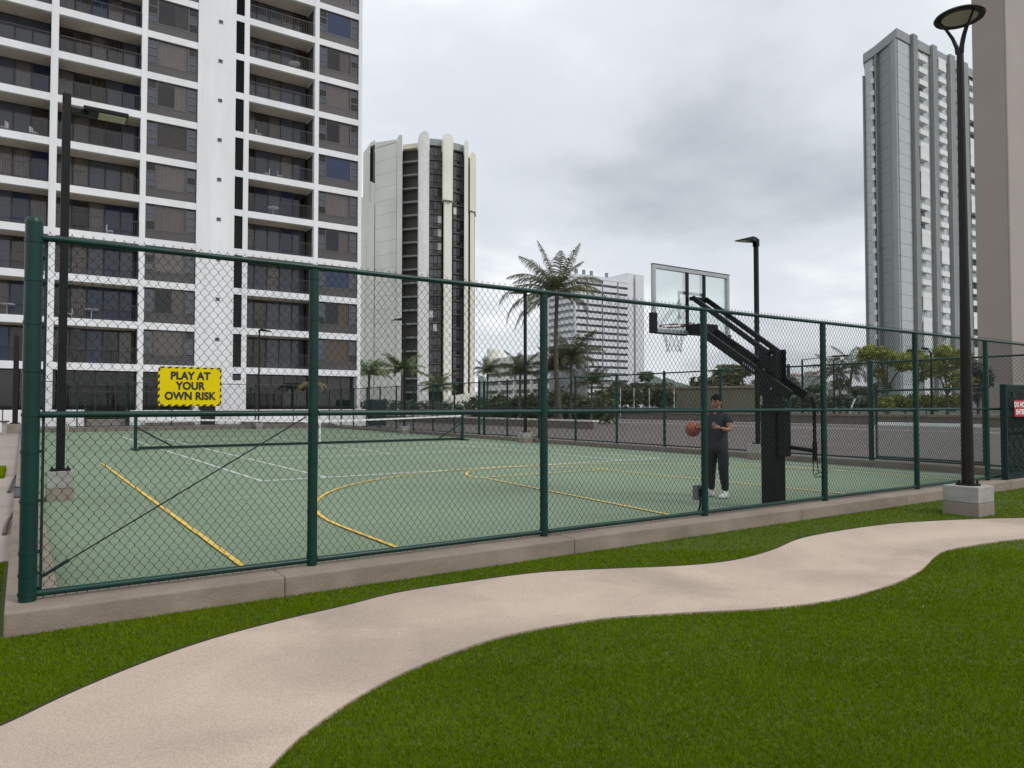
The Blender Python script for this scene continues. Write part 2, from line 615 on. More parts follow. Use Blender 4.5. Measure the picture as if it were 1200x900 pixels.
def struct(mb, name, m, label=None, **kw):
    o = mb.build(name, m, None, **kw)
    return tag(o, label, None, None, 'structure')


def sheet(poly, z):
    mb = MB()
    mb.add([(p[0], p[1], z) for p in poly], [tuple(range(len(poly)))])
    return mb


def solid_sheet(poly, z0, z1):
    """filled polygon (may be concave) with real thickness"""
    me = MB()
    bm = bmesh.new()
    vs = [bm.verts.new((p[0], p[1], z1)) for p in poly]
    for i in range(len(vs)):
        bm.edges.new((vs[i], vs[(i + 1) % len(vs)]))
    bmesh.ops.triangle_fill(bm, use_beauty=True, edges=bm.edges[:])
    bm.verts.ensure_lookup_table()
    for f in bm.faces:
        if f.normal.z < 0:
            f.normal_flip()
    bm.verts.index_update()
    V = [tuple(v.co) for v in bm.verts]
    F = [tuple(v.index for v in f.verts) for f in bm.faces]
    bm.free()
    me.add(V, F)
    n = len(poly)
    for i in range(n):
        a, b = poly[i], poly[(i + 1) % n]
        me.add([(a[0], a[1], z0), (b[0], b[1], z0), (b[0], b[1], z1), (a[0], a[1], z1)], [(0, 1, 2, 3)])
    return me


# ------------------------------------------------------------------ ground, turf, path
FY = 6.0                       # the front fence line
g = MB()
g.add([(-3000, -3000, -0.08), (3000, -3000, -0.08), (3000, 3000, -0.08), (-3000, 3000, -0.08)], [(0, 1, 2, 3)])
struct(g, 'ground', M['ground'])
struct(sheet([(-9, -9), (34, -9), (34, 5.70), (-9, 5.70)], -0.012), 'turf_ground', M['turf'])
# left of the court: a strip of turf, a concrete walk, another strip, more walk
struct(sheet([(-9, 5.70), (-0.08, 5.70), (-0.08, 8.45), (-9, 8.45)], -0.012), 'turf_ground', M['turf'])
struct(MB().box(-9, -0.083, 8.45, 17.95, -0.06, 0.0), 'walkway', M['walk'], 'pale concrete walkway left of the court')
struct(MB().box(-9, -0.30, 17.95, 20.9, -0.06, 0.06), 'turf_strip', [M['blade']])
struct(MB().box(-9, -0.083, 20.9, 49.0, -0.06, 0.0), 'walkway', M['walk'])
struct(MB().box(-0.29, -0.083, 17.95, 20.9, -0.06, 0.0), 'walkway', M['walk'])
struct(MB().box(-9, 17.4, 47.62, 60, -0.07, -0.004), 'walkway', M['walk'])
struct(MB().box(17.42, 66, -9, 130, -0.06, 0.0), 'parking_deck', M['asphalt'])

UPPER = [(-140, 905), (-60, 872), (0, 852), (83, 813), (167, 778), (247, 750), (333, 727), (400, 711.5), (467, 695), (550, 682),
         (633, 671.5), (717, 667), (800, 663.5), (860, 657), (905, 645), (940, 631), (1000, 620), (1060, 613), (1150, 608.5),
         (1200, 607.5), (1300, 606), (1500, 603.5), (1800, 600)]
LOWER = [(1800, 610), (1500, 617), (1300, 625), (1200, 631.5), (1150, 637.5), (1110, 645), (1094, 654), (1078, 669), (1042, 686), (980, 702.5), (900, 713),
         (800, 718.5), (717, 724), (654, 733), (600, 743.5), (550, 758), (480, 785.5), (430, 811), (390, 836), (350, 866), (317, 899), (286, 935), (255, 980)]


def smooth_line(pts, n=6):
    P = [np.array(p, float) for p in pts]
    P = [2 * P[0] - P[1]] + P + [2 * P[-1] - P[-2]]
    res = []
    for i in range(1, len(P) - 2):
        for k in range(n):
            t = k / n
            a, b, c, d = P[i - 1], P[i], P[i + 1], P[i + 2]
            res.append(0.5 * ((2 * b) + (-a + c) * t + (2 * a - 5 * b + 4 * c - d) * t * t + (-a + 3 * b - 3 * c + d) * t ** 3))
    res.append(P[-2])
    return res


up_w = smooth_line([gz(x, y)[:2] for x, y in UPPER])
lo_w = smooth_line([gz(x, y)[:2] for x, y in LOWER])
path_poly = [tuple(p) for p in up_w] + [tuple(p) for p in lo_w]
struct(solid_sheet(path_poly, -0.06, 0.006), 'path', M['path'], 'winding beige granular path through the turf')
ed = MB()
for line in (up_w,):
    for a, b in zip(line[:-1], line[1:]):
        ed.bar((a[0], a[1], 0.002), (b[0], b[1], 0.001), 0.010, 0.018)
struct(ed, 'path_edging', M['edging'])


def inside(P, poly):
    x, y = P[:, 0], P[:, 1]
    c = np.zeros(len(P), bool)
    n = len(poly)
    for i in range(n):
        x1, y1 = poly[i]
        x2, y2 = poly[(i + 1) % n]
        m = (y1 > y) != (y2 > y)
        c ^= m & (x < (x2 - x1) * (y - y1) / ((y2 - y1) if y2 != y1 else 1e-9) + x1)
    return c


def turf_blades():
    rs = np.random.RandomState(3)
    chunks = []
    # bands of distance along the view, denser near the lens
    for d0, d1, dens_ in ((1.7, 2.4, 34000), (2.4, 3.2, 27000), (3.2, 4.2, 19000), (4.2, 5.6, 12500), (5.6, 7.5, 7500), (7.5, 10.5, 2800), (10.5, 15.5, 1500)):
        w = 2.6 + d1 * 0.95
        area = (d1 - d0) * 2 * w
        n = int(area * dens_)
        D = rs.uniform(d0, d1, n)
        L = rs.uniform(-w, w, n)
        P = FH[None, :2] * D[:, None] + RT[None, :2] * L[:, None]
        k = (np.abs(L) < np.where(L > 0, 2.4 + D * 0.92, 1.4 + D * 0.78)) & (((P[:, 1] < 5.69) & (P[:, 0] < 33)) | ((P[:, 0] < -0.12) & (P[:, 1] < 8.4)))
        P, D = P[k], D[k]
        P = P[~inside(P, path_poly)]
        kk = ~((P[:, 0] > 10.54) & (P[:, 0] < 11.02) & (P[:, 1] > 4.52) & (P[:, 1] < 5.0))
        P = P[kk]
        chunks.append((P, (d0 + d1) / 2))
    V, cnt = [], 0
    for P, dm in chunks:
        n = len(P)
        h = rs.uniform(0.008, 0.0145, n)
        a = rs.uniform(0, 2 * PI, n)
        lean = rs.uniform(0.004, 0.019, n)
        la = rs.uniform(0, 2 * PI, n)
        wd = (0.0008 + 0.00038 * dm) * rs.uniform(0.7, 1.3, n)
        bx, by = np.cos(a) * wd, np.sin(a) * wd
        z0 = np.full(n, -0.012)
        v = np.stack([np.stack([P[:, 0] - bx, P[:, 1] - by, z0], 1),
                      np.stack([P[:, 0] + bx, P[:, 1] + by, z0], 1),
                      np.stack([P[:, 0] + np.cos(la) * lean, P[:, 1] + np.sin(la) * lean, h - 0.004], 1)], 1)
        V.append(v.reshape(-1, 3))
    V = np.concatenate(V)
    n = len(V) // 3
    me = bpy.data.meshes.new('turf_grass')
    me.vertices.add(len(V))
    me.vertices.foreach_set('co', V.ravel().astype(np.float32))
    me.loops.add(n * 3)
    me.loops.foreach_set('vertex_index', np.arange(n * 3, dtype=np.int32))
    me.polygons.add(n)
    me.polygons.foreach_set('loop_start', np.arange(0, n * 3, 3, dtype=np.int32))
    me.materials.append(M['blade'])
    me.update()
    me.validate()
    o = link('turf_grass', me)
    tag(o, 'short dense artificial grass on both sides of the path', None, None, 'stuff')


turf_blades()
# a few pale specks of litter and dry blades lying on the turf
lit = MB()
for x, y in ((1082, 714), (240, 790), (780, 648), (1095, 600)):
    p = gz(x, y)
    if inside(np.array([p[:2]]), path_poly)[0]:
        continue
    a = rnd.uniform(0, PI)
    l = rnd.uniform(0.003, 0.008)
    lit.bar((p[0] - math.cos(a) * l, p[1] - math.sin(a) * l, 0.021), (p[0] + math.cos(a) * l, p[1] + math.sin(a) * l, 0.024), 0.004, 0.002)
tag(lit.build('leaf_litter', M['cream_yel']), 'pale specks and dry blades lying on the turf', None, None, 'stuff')

# ------------------------------------------------------------------ court, markings, kerbs
court = struct(MB().box(0.235, 16.88, 6.22, 47.0, -0.06, 0.0), 'court_surface', M['court'], 'green acrylic sports court with white and yellow lines')
ZL = 0.004


def line(a, b, m, w=0.05, name='line', z=ZL):
    d = Vector((b[0] - a[0], b[1] - a[1], 0)).normalized()
    s = Vector((-d.y, d.x, 0)) * w / 2
    A, B = Vector((a[0], a[1], z)), Vector((b[0], b[1], z))
    MB().add([A - s, B - s, B + s, A + s], [(0, 1, 2, 3)]).build(name, m, court)


def arc(c, r, a0, a1, m, w=0.05, name='arc', n=48, z=ZL):
    mb = MB()
    vs, fs = [], []
    for i in range(n + 1):
        t = a0 + (a1 - a0) * i / n
        for q in (r - w / 2, r + w / 2):
            vs.append((c[0] + q * math.cos(t), c[1] + q * math.sin(t), z))
    for i in range(n):
        fs.append((2 * i, 2 * i + 1, 2 * i + 3, 2 * i + 2))
    mb.add(vs, fs).build(name, m, court)


W_, Y_ = M['white_line'], M['yellow_line']
CX = 9.33
NY = 26.8
for sx in (3.90, 5.20, 13.46, 14.80):
    line((sx, 14.45), (sx, 39.1), W_, 0.055, 'tennis_sideline')
for by in (14.45, 39.1):
    line((3.873, by), (14.827, by), W_, 0.09, 'tennis_baseline', ZL + 0.004)
for by in (20.4, 33.2):
    line((5.20, by), (13.46, by), W_, 0.055, 'tennis_service_line', ZL + 0.004)
line((CX, 20.4), (CX, 33.2), W_, 0.055, 'tennis_centre_line', ZL + 0.008)
Z2 = ZL + 0.012
line((1.69, 6.75), (1.69, 21.2), Y_, 0.052, 'basketball_sideline', Z2)
arc((9.28, 8.45), 6.05, 0, PI, Y_, 0.05, 'three_point_arc', 72, Z2)
line((3.23, 6.75), (3.23, 8.45), Y_, 0.05, 'three_point_line', Z2)
line((15.33, 6.75), (15.33, 8.45), Y_, 0.05, 'three_point_line', Z2)
line((7.20, 6.75), (7.78, 12.55), Y_, 0.048, 'lane_line', Z2)
line((11.36, 6.75), (11.05, 12.55), Y_, 0.048, 'lane_line', Z2)
line((7.70, 12.58), (11.10, 12.58), Y_, 0.048, 'free_throw_line', Z2 + 0.004)
arc((9.42, 12.58), 1.75, 0, PI, Y_, 0.048, 'free_throw_arc', 40, Z2)
# pale play lines for smaller games, right half
W2 = M['white_line']
line((15.2, 9.2), (15.2, 14.2), W2, 0.04, 'pale_play_line', Z2)
line((16.1, 7.0), (16.1, 20.0), W2, 0.04, 'pale_play_line', Z2)
line((4.6, 22.6), (16.0, 22.6), W2, 0.03, 'pale_play_line', ZL + 0.016)

# kerb ring: front in segments with open joints
edges = [-0.08, 1.72, 4.62, 8.4, 11.0, 14.5, 17.40]
kf = thing('kerb', 'long low concrete kerb under the near fence', None, (8, 5.96, 0))
del kf['label']
tag(kf, None, None, None, 'structure')
for a, b in zip(edges[:-1], edges[1:]):
    MB().box(a + 0.0008, b - 0.0008, 5.71, 6.22, -0.06, 0.14).build('kerb_segment', M['kerb'], kf, bevel=0.014)
struct(MB().box(-0.08, 0.235, 6.226, 47.0, -0.06, 0.14), 'kerb', M['kerb'], bevel=0.014)
struct(MB().box(16.88, 17.40, 6.226, 47.0, -0.06, 0.15), 'kerb', M['kerb_dark'], bevel=0.014)
struct(MB().box(-0.08, 17.40, 47.005, 47.6, -0.06, 0.26), 'kerb', M['kerb_dark'], bevel=0.014)

# ------------------------------------------------------------------ chain-link fences
GS, GW = M['green_steel'], M['green_wire']
PIT = 0.0425


def zigzag(p0, dirv, L, z0, z1, r=0.0025, off=0.0):
    """woven chain link: each wire zigzags from bottom to top and hooks its neighbours"""
    d = Vector(dirv)
    nrm = Vector((-d.y, d.x, 0))
    nw = max(2, int(L / (PIT * 0.77)))
    nk = int((z1 - z0) / PIT)
    nw_x = L / nw
    hz = (z1 - z0) / nk
    k = np.arange(nk + 1)
    P0 = np.array(p0)
    verts, faces = [], []
    base = 0
    dn, nn = np.array(d), np.array(nrm)
    offs = [(0.0, 1.0), (-0.87, -0.5), (0.87, -0.5)]
    for i in range(nw):
        s = np.repeat(np.where((k + i) % 2 == 0, 1.0, -1.0), 2)
        x = (i + 0.5) * nw_x + s * nw_x * 0.53
        x = np.clip(x, 0, L)
        pts = P0[None, :] + dn[None, :] * x[:, None] + nn[None, :] * (s * 0.003 + off)[:, None]
        pts[:, 2] = z0 + np.repeat(k, 2) * hz + np.tile([-0.10, 0.10], nk + 1) * hz
        for a, b in offs:
            verts.append(pts + dn[None, :] * (a * r) + nn[None, :] * (b * r))
        n = 2 * (nk + 1)
        for q in range(3):
            A = base + q * n
            B = base + ((q + 1) % 3) * n
            ar = np.arange(n - 1)
            faces.append(np.stack([A + ar, B + ar, B + ar + 1, A + ar + 1], 1))
        base += 3 * n
    return np.concatenate(verts), np.concatenate(faces)


def diag_net(p0, dirv, L, z0, z1, pit, r, off=0.0):
    """straight crossed wires for fences far away"""
    d = Vector(dirv)
    nrm = Vector((-d.y, d.x, 0))
    H = z1 - z0
    mb = MB()
    P0 = Vector(p0)
    for sgn in (1, -1):
        n = int((L + H) / pit) + 1
        for i in range(n):
            c = i * pit
            if sgn == 1:
                xa, za = c - H, 0
                xb, zb = c, H
            else:
                xa, za = c - H, H
                xb, zb = c, 0
            if xb <= 0 or xa >= L:
                continue
            if xa < 0:
                t = (0 - xa) / (xb - xa)
                xa, za = 0, za + (zb - za) * t
            if xb > L:
                t = (L - xa) / (xb - xa)
                xb, zb = L, za + (zb - za) * t
            if abs(xb - xa) < 0.01:
                continue
            a = P0 + d * xa + nrm * (off + sgn * r)
            b = P0 + d * xb + nrm * (off + sgn * r)
            a.z, b.z = z0 + za, z0 + zb
            mb.tube([a, b], r, 3, cap=False)
    return mb


def arr_mesh(name, V, F, m):
    me = bpy.data.meshes.new(name)
    me.vertices.add(len(V))
    me.vertices.foreach_set('co', V.ravel().astype(np.float32))
    n = len(F)
    w = F.shape[1]
    me.loops.add(n * w)
    me.loops.foreach_set('vertex_index', F.ravel().astype(np.int32))
    me.polygons.add(n)
    me.polygons.foreach_set('loop_start', np.arange(0, n * w, w, dtype=np.int32))
    me.materials.append(m)
    me.update()
    me.validate()
    return me


def post(parent, x, y, z0, z1, r, name='post', cap=True):
    mb = MB()
    prof = [(r, z0), (r, z1)]
    prof += [(r * 1.05, z1), (r * 1.05, z1 + 0.02), (r * 0.8, z1 + 0.045), (0.001, z1 + 0.055)] if cap else [(0.001, z1)]
    mb.lathe(prof, (x, y, 0), 20)
    return mb.build(name, GS, parent, smooth=True)


def ring(mb, x, y, z, r, h=0.025):
    mb.lathe([(r, z - h / 2), (r + 0.005, z - h / 2), (r + 0.005, z + h / 2), (r, z + h / 2)], (x, y, 0), 20)


front = thing('chain_link_fence', 'tall green chain link fence on the concrete kerb nearest the path', 'fence', (8.4, FY, 0.14))
FX = [0.047, 2.03, 4.45, 6.88, 9.36, 11.88, 14.33, 16.95]
ZT, ZM, ZB = 2.65, 1.415, 0.185
post(front, FX[0], FY, 0.14, 2.74, 0.054, 'corner_post')
for x in FX[1:-1]:
    post(front, x, FY, 0.14, 2.63, 0.041, 'post', cap=False)
post(front, FX[-1], FY, 0.14, 2.74, 0.064, 'corner_post')
for nm, z, r in (('top_rail', ZT, 0.023), ('middle_rail', ZM, 0.023), ('bottom_rail', ZB, 0.024)):
    for a, b in zip(FX[:-1], FX[1:]):
        if nm == 'top_rail':
            MB().tube([(a + 0.002, FY, z), (b - 0.002, FY, z)], r, 12).build(nm, GS, front, smooth=True)
        else:
            MB().tube([(a + 0.046, FY, z), (b - 0.046, FY, z)], r, 12).build(nm, GS, front, smooth=True)
for a, b in zip(FX[:-1], FX[1:]):
    x0 = a + (0.06 if a == FX[0] else 0.0)
    V, F = zigzag((x0, FY + 0.028, 0), (1, 0, 0), b - x0, 0.150, 2.70)
    link('chain_link_mesh', arr_mesh('chain_link_mesh', V, F, GW), front)
# bands, ties, tension bar, truss rod
for z in (0.19, 0.32, 0.47, 0.82, 1.16, 1.415, 1.72, 2.05, 2.35, 2.62):
    mb = MB()
    ring(mb, FX[0], FY, z, 0.054, 0.022)
    mb.box(FX[0] + 0.052, FX[0] + 0.082, FY + 0.012, FY + 0.020, z - 0.011, z + 0.011)
    mb.build('tension_band', GS, front, smooth=True)
MB().bar((FX[0] + 0.075, FY + 0.030, 0.20), (FX[0] + 0.075, FY + 0.030, 2.66), 0.018, 0.006, up=(0, 1, 0)).build('tension_bar', GS, front)
mb = MB()
mb.tube([(0.125, FY + 0.05, 0.285), (1.99, FY + 0.05, 1.385)], 0.0055, 8)
mb.tube([(0.125, FY + 0.05, 0.285), (0.29, FY + 0.05, 0.382)], 0.012, 8)
mb.build('truss_rod', M['green_wire'], front, smooth=True)
for x in FX[1:-1]:
    for z in (0.23, 0.6, 1.0, 1.40, 1.8, 2.2, 2.55):
        mb = MB()
        ring(mb, x, FY, z, 0.041, 0.008)
        mb.build('wire_tie', GS, front, smooth=True)
for x in FX[1:-1]:
    mb = MB()
    ring(mb, x, FY, 0.19, 0.042, 0.05)
    mb.build('rail_clamp', GS, front, smooth=True)
# ties along the rails
mb = MB()
for z in (ZT, ZM, ZB):
    for i in range(46):
        x = 0.35 + i * 0.36
        mb.tube([(x, FY - 0.024, z), (x, FY, z + 0.0245), (x, FY + 0.032, z + 0.01)], 0.0022, 4)
        mb.tube([(x, FY - 0.024, z), (x, FY, z - 0.0245), (x, FY + 0.032, z - 0.01)], 0.0022, 4)
tag(mb.build('rail_tie', GW, front), None, None, None, 'stuff')

RX = 17.12
rf = thing('chain_link_fence', 'long green chain link fence along the right side of the court', 'fence', (RX, 26, 0.15))
RY = [6.25, 7.16, 9.72, 12.0, 14.30, 16.57, 18.83, 21.09, 23.4, 25.69, 27.56, 27.99, 30.26, 32.44, 34.65, 36.77, 38.96, 40.9, 43.0, 45.1, 47.3]
for y in RY:
    post(rf, RX, y, 0.15, 2.54, 0.06 if y in (9.72, 27.56, 27.99) else 0.045)
for nm, z, r in (('top_rail', 2.52, 0.022), ('bottom_rail', 0.20, 0.021)):
    MB().tube([(RX, RY[0], z), (RX, RY[-1], z)], r, 8).build(nm, GS, rf, smooth=True)
MB().tube([(RX, 9.72, 1.38), (RX, RY[-1], 1.38)], 0.018, 8).build('middle_rail', GS, rf, smooth=True)
for i, (a, b) in enumerate(zip(RY[:-1], RY[1:])):
    if b < 9.8 or b - a < 0.6:
        continue
    diag_net((RX, a, 0), (0, 1, 0), b - a, 0.17, 2.52, 0.0855, 0.0025, 0.03).build('chain_link_mesh', GW, rf)
# upper mesh over the gate bay
diag_net((RX, 6.25, 0), (0, 1, 0), 9.72 - 6.25, 1.95, 2.52, 0.0855, 0.0025, 0.03).build('chain_link_mesh', GW, rf)

BY = 47.3
bf = thing('chain_link_fence', 'far green chain link fence before the white low wall', 'fence', (8, BY, 0.26))
bxs = [0.1 + i * (17.02 / 7) for i in range(8)]
for x in bxs[:-1]:
    post(bf, x, BY, 0.26, 2.82, 0.036)
for nm, z in (('top_rail', 2.80), ('bottom_rail', 0.30)):
    MB().tube([(0.1, BY, z), (17.1, BY, z)], 0.02, 8).build(nm, GS, bf, smooth=True)
for a, b in zip(bxs[:-1], bxs[1:]):
    diag_net((a, BY, 0), (1, 0, 0), b - a, 0.28, 2.80, 0.0855, 0.0022, 0.03).build('chain_link_mesh', GW, bf)

lf = thing('chain_link_fence', 'green chain link fence running along the left kerb behind the corner post', 'fence', (0.10, 26, 0.14))
lys = [6.0 + i * 2.43 for i in range(1, 17)]
for y in lys:
    post(lf, 0.10, y, 0.14, 2.52, 0.040, cap=False)
for nm, z in (('top_rail', 2.52), ('middle_rail', 1.415), ('bottom_rail', 0.2)):
    MB().tube([(0.10, 6.07, z), (0.10, 47.2, z)], 0.019, 8).build(nm, GS, lf, smooth=True)
for a, b in zip([6.08] + lys[:-1], lys):
    diag_net((0.10, a, 0), (0, 1, 0), b - a, 0.17, 2.52, 0.0855, 0.0019, 0.0).build('chain_link_mesh', GW, lf)


# gates: a low leaf in the near fence line (with dark screen) and one in the right fence
def gate(name, label, org, dirv, L, z0, z1, screen, band):
    d = Vector(dirv)
    nrm = Vector((-d.y, d.x, 0))
    t = thing(name, label, 'gate', org)
    o = Vector(org)
    o.z = 0
    for s in (0.03, L - 0.03):
        a = o + d * s
        MB().tube([(a.x, a.y, z0), (a.x, a.y, z1)], 0.03, 10).build('gate_post', GS, t, smooth=True)
    for z in ((z0 + 0.05, z1 - 0.02) if band else (z0 + 0.05, (z0 + z1) / 2, z1 - 0.02)):
        a, b = o + d * 0.03, o + d * (L - 0.03)
        MB().tube([(a.x, a.y, z), (b.x, b.y, z)], 0.025, 8).build('gate_rail', GS, t, smooth=True)
    if screen:
        diag_net(org, dirv, L, z0 + 0.05, z1 - 0.02, 0.05, 0.0062, -0.03).build('woven_screen', M['screen_green'], t)
        diag_net(org, dirv, L, z0 + 0.05, z1 - 0.02, 0.0855, 0.003, -0.05).build('chain_link_mesh', GW, t)
        a = o + d * 0.1
        MB().bar(o + d * 0.02 + nrm * -0.035 + Vector((0, 0, z0 + 0.03)), o + d * 0.02 + nrm * -0.035 + Vector((0, 0, z1)), 0.10, 0.02).build('screen_hem', M['screen_green'], t)
        for z in (z1 - 0.07, z0 + 0.12):
            MB().bar(o + nrm * -0.035 + Vector((0, 0, z)), o + d * L + nrm * -0.035 + Vector((0, 0, z)), 0.012, 0.14).build('screen_hem', M['screen_green'], t)
    else:
        diag_net(org, dirv, L, z0 + 0.05, z1 - 0.02, 0.0855, 0.002, 0.0).build('chain_link_mesh', GW, t)
    if band:
        a, b = o + d * 0.06, o + d * (L - 0.06)
        MB().bar((a.x, a.y, band), (b.x, b.y, band), 0.03, 0.075).build('white_band', M['tape'], t)
        diag_net(org, dirv, L, z0 + 0.05, band - 0.03, 0.05, 0.0045, 0.02).build('net_panel', M['net_white'], t)
    return t


gate('fence_gate', 'low green gate with dark woven screen right of the disc lamp', (14.62, FY - 0.12, 0.07), (1, 0, 0), 2.2, 0.07, 1.86, True, None)
gate('fence_gate', 'green framed gate with a white band across it in the right fence', (RX + 0.02, 7.20, 0.2), (0, 1, 0), 2.42, 0.2, 1.86, False, 1.04)


# ------------------------------------------------------------------ signs
def lettering(txt, size, loc, parent, m, bold=0.0, rx=PI / 2, rz=0.0, name='lettering', sx=1.0):
    cu = bpy.data.curves.new(name, 'FONT')
    cu.body = txt
    cu.size = size
    cu.align_x = 'CENTER'
    cu.align_y = 'CENTER'
    cu.extrude = 0.0006
    cu.offset = bold
    cu.space_character = 1.03
    tmp = bpy.data.objects.new(name, cu)
    col.objects.link(tmp)
    bpy.context.view_layer.update()
    me = bpy.data.meshes.new_from_object(tmp.evaluated_get(bpy.context.evaluated_depsgraph_get()))
    bpy.data.objects.remove(tmp)
    me.materials.clear()
    me.materials.append(m)
    R_ = Matrix.Translation(loc) @ Matrix.Rotation(rz, 4, 'Z') @ Matrix.Rotation(rx, 4, 'X') @ Matrix.Diagonal((sx, 1, 1, 1))
    me.transform(R_)
    return link(name, me, parent)


SX0, SX1, SZ0, SZ1, SY = 0.836, 1.286, 1.475, 1.772, FY - 0.034
sg = thing('warning_sign', 'yellow sign with striped border reading PLAY AT YOUR OWN RISK hung on the near fence', 'sign', ((SX0 + SX1) / 2, SY, SZ0))


def rrect(x0, x1, z0, z1, r, n=5):
    pts = []
    for cx_, cz_, a0 in ((x1 - r, z0 + r, -PI / 2), (x1 - r, z1 - r, 0), (x0 + r, z1 - r, PI / 2), (x0 + r, z0 + r, PI)):
        for i in range(n + 1):
            t = a0 + PI / 2 * i / n
            pts.append((cx_ + r * math.cos(t), cz_ + r * math.sin(t)))
    return pts


def plate(poly, y0, y1):
    mb = MB()
    n = len(poly)
    vs = [(p[0], y0, p[1]) for p in poly] + [(p[0], y1, p[1]) for p in poly]
    fs = [tuple(range(n)), tuple(range(2 * n - 1, n - 1, -1))]
    for i in range(n):
        j = (i + 1) % n
        fs.append((i, i + n, j + n, j))
    return mb.add(vs, fs)


plate(rrect(SX0, SX1, SZ0, SZ1, 0.018), SY - 0.0015, SY + 0.0015).build('board', M['sign_yellow'], sg)
bw = 0.0125
hz_ = MB()
yb = SY - 0.0022
nst = 9
for i in range(nst):
    st = (SX1 - SX0) / nst
    x = SX0 + 0.010 + i * st
    for z0, z1 in ((SZ0, SZ0 + bw), (SZ1 - bw, SZ1)):
        q = st * 0.5
        hz_.add([(x, yb, z0), (min(x + q, SX1 - 0.004), yb, z0), (min(x + q + bw * 0.9, SX1 - 0.004), yb, z1), (x + bw * 0.9, yb, z1)], [(0, 1, 2, 3)])
nst = 6
for i in range(nst):
    st = (SZ1 - SZ0) / nst
    z = SZ0 + 0.008 + i * st
    for x0, x1 in ((SX0, SX0 + bw), (SX1 - bw, SX1)):
        q = st * 0.5
        hz_.add([(x0, yb, z), (x1, yb, z + bw * 0.9), (x1, yb, min(z + q + bw * 0.9, SZ1 - 0.004)), (x0, yb, z + q)], [(0, 1, 2, 3)])
hz_.build('border_stripe', M['sign_black'], sg)
scx = (SX0 + SX1) / 2
for txt, z in (('PLAY AT', 1.703), ('YOUR', 1.626), ('OWN RISK', 1.549)):
    lettering(txt, 0.080, (scx, SY - 0.0032, z), sg, M['sign_black'], 0.0034, sx=0.90)
for x, z in ((SX0 + 0.02, SZ0 + 0.02), (SX1 - 0.02, SZ0 + 0.02), (SX0 + 0.02, SZ1 - 0.02), (SX1 - 0.02, SZ1 - 0.02)):
    MB().tube([(x, SY - 0.006, z), (x, SY + 0.06, z)], 0.003, 6).build('fixing', M['black_steel'], sg)

dx0 = gY(1188.5, 470, FY - 0.2)[0]
ds = thing('no_entry_sign', 'red sign with white DO NOT ENTER letters on the screened gate', 'sign', (dx0 + 0.25, FY - 0.2, 1.25))
plate(rrect(dx0, dx0 + 0.50, 1.275, 1.575, 0.012), FY - 0.203, FY - 0.199).build('board', M['sign_red'], ds)
lettering('DO NOT', 0.125, (dx0 + 0.25, FY - 0.205, 1.49), ds, M['sign_white'], 0.0055, sx=1.0)
lettering('ENTER', 0.125, (dx0 + 0.25, FY - 0.205, 1.355), ds, M['sign_white'], 0.0055, sx=1.0)


# ------------------------------------------------------------------ light poles
def block(t, x, y, s, h, z0=-0.02):
    MB().box(x - s / 2, x + s / 2, y - s / 2, y + s / 2, z0, h * 0.42).build('base_foot', M['block_low'], t, bevel=0.01)
    MB().box(x - s / 2 + 0.001, x + s / 2 - 0.001, y - s / 2 + 0.001, y + s / 2 - 0.001, h * 0.42 + 0.003, h).build('base_block', M['block'], t, bevel=0.012)


def court_pole(x, y, h, base, label, arm=1, zb=0.0, w=0.15, raised=False, bs=0.42):
    t = thing('light_pole', label, 'light pole', (x, y, zb), group='light poles round the court')
    if base:
        block(t, x, y, bs, zb + base, zb - 0.02)
    z0 = zb + base
    MB().box(x - w * 1.15, x + w * 1.15, y - w * 1.15, y + w * 1.15, z0 + 0.002, z0 + 0.03).build('base_plate', M['black_steel'], t, bevel=0.004)
    MB().box(x - w / 2, x + w / 2, y - w / 2, y + w / 2, z0 + 0.03, h).build('pole', M['black_steel'], t, bevel=0.008)
    for sx in (-1, 1):
        for sy in (-1, 1):
            MB().tube([(x + sx * w * 0.9, y + sy * w * 0.9, z0 + 0.03), (x + sx * w * 0.9, y + sy * w * 0.9, z0 + 0.065)], 0.012, 6).build('anchor_bolt', M['black_steel'], t)
    if raised:
        zh = h - 0.26
        MB().box(*sorted((x + arm * (w / 2 + 0.002), x + arm * 0.30)), y - 0.06, y + 0.06, zh - 0.03, zh + 0.05).build('bracket', M['black_steel'], t, bevel=0.006)
        hd = MB().box(*sorted((x + arm * 0.22, x + arm * 0.86)), y - 0.17, y + 0.17, zh + 0.015, zh + 0.085).build('lamp_head', M['black_steel'], t, bevel=0.015)
        MB().box(*sorted((x + arm * 0.44, x + arm * 0.83)), y - 0.15, y + 0.15, zh + 0.002, zh + 0.012).build('lens', M['lens'], hd)
    else:
        zt = h
        q = [(x + arm * w / 2 * -1, zt - 0.14), (x - arm * w / 2, zt + 0.05), (x + arm * 0.10, zt + 0.10), (x + arm * 0.34, zt + 0.07), (x + arm * 0.72, zt - 0.04), (x + arm * 0.72, zt - 0.065), (x + arm * 0.34, zt - 0.04), (x + arm * w / 2, zt - 0.03), (x + arm * w / 2, zt - 0.14)]
        mb = MB()
        n = len(q)
        wd = [0.075, 0.075, 0.075, 0.17, 0.14, 0.14, 0.17, 0.075, 0.075]
        vs = [(p[0], y - wd[i], p[1]) for i, p in enumerate(q)] + [(p[0], y + wd[i], p[1]) for i, p in enumerate(q)]
        fs = [tuple(range(n)), tuple(range(2 * n - 1, n - 1, -1))] + [(i, i + n, (i + 1) % n + n, (i + 1) % n) for i in range(n)]
        mb.add(vs, fs)
        hd = mb.build('lamp_head', M['black_steel'], t)
        MB().bar((x + arm * 0.36, y, zt - 0.047), (x + arm * 0.68, y, zt - 0.066), 0.2, 0.008, up=(0, 0, 1)).build('lens', M['lens'], hd)
    return t


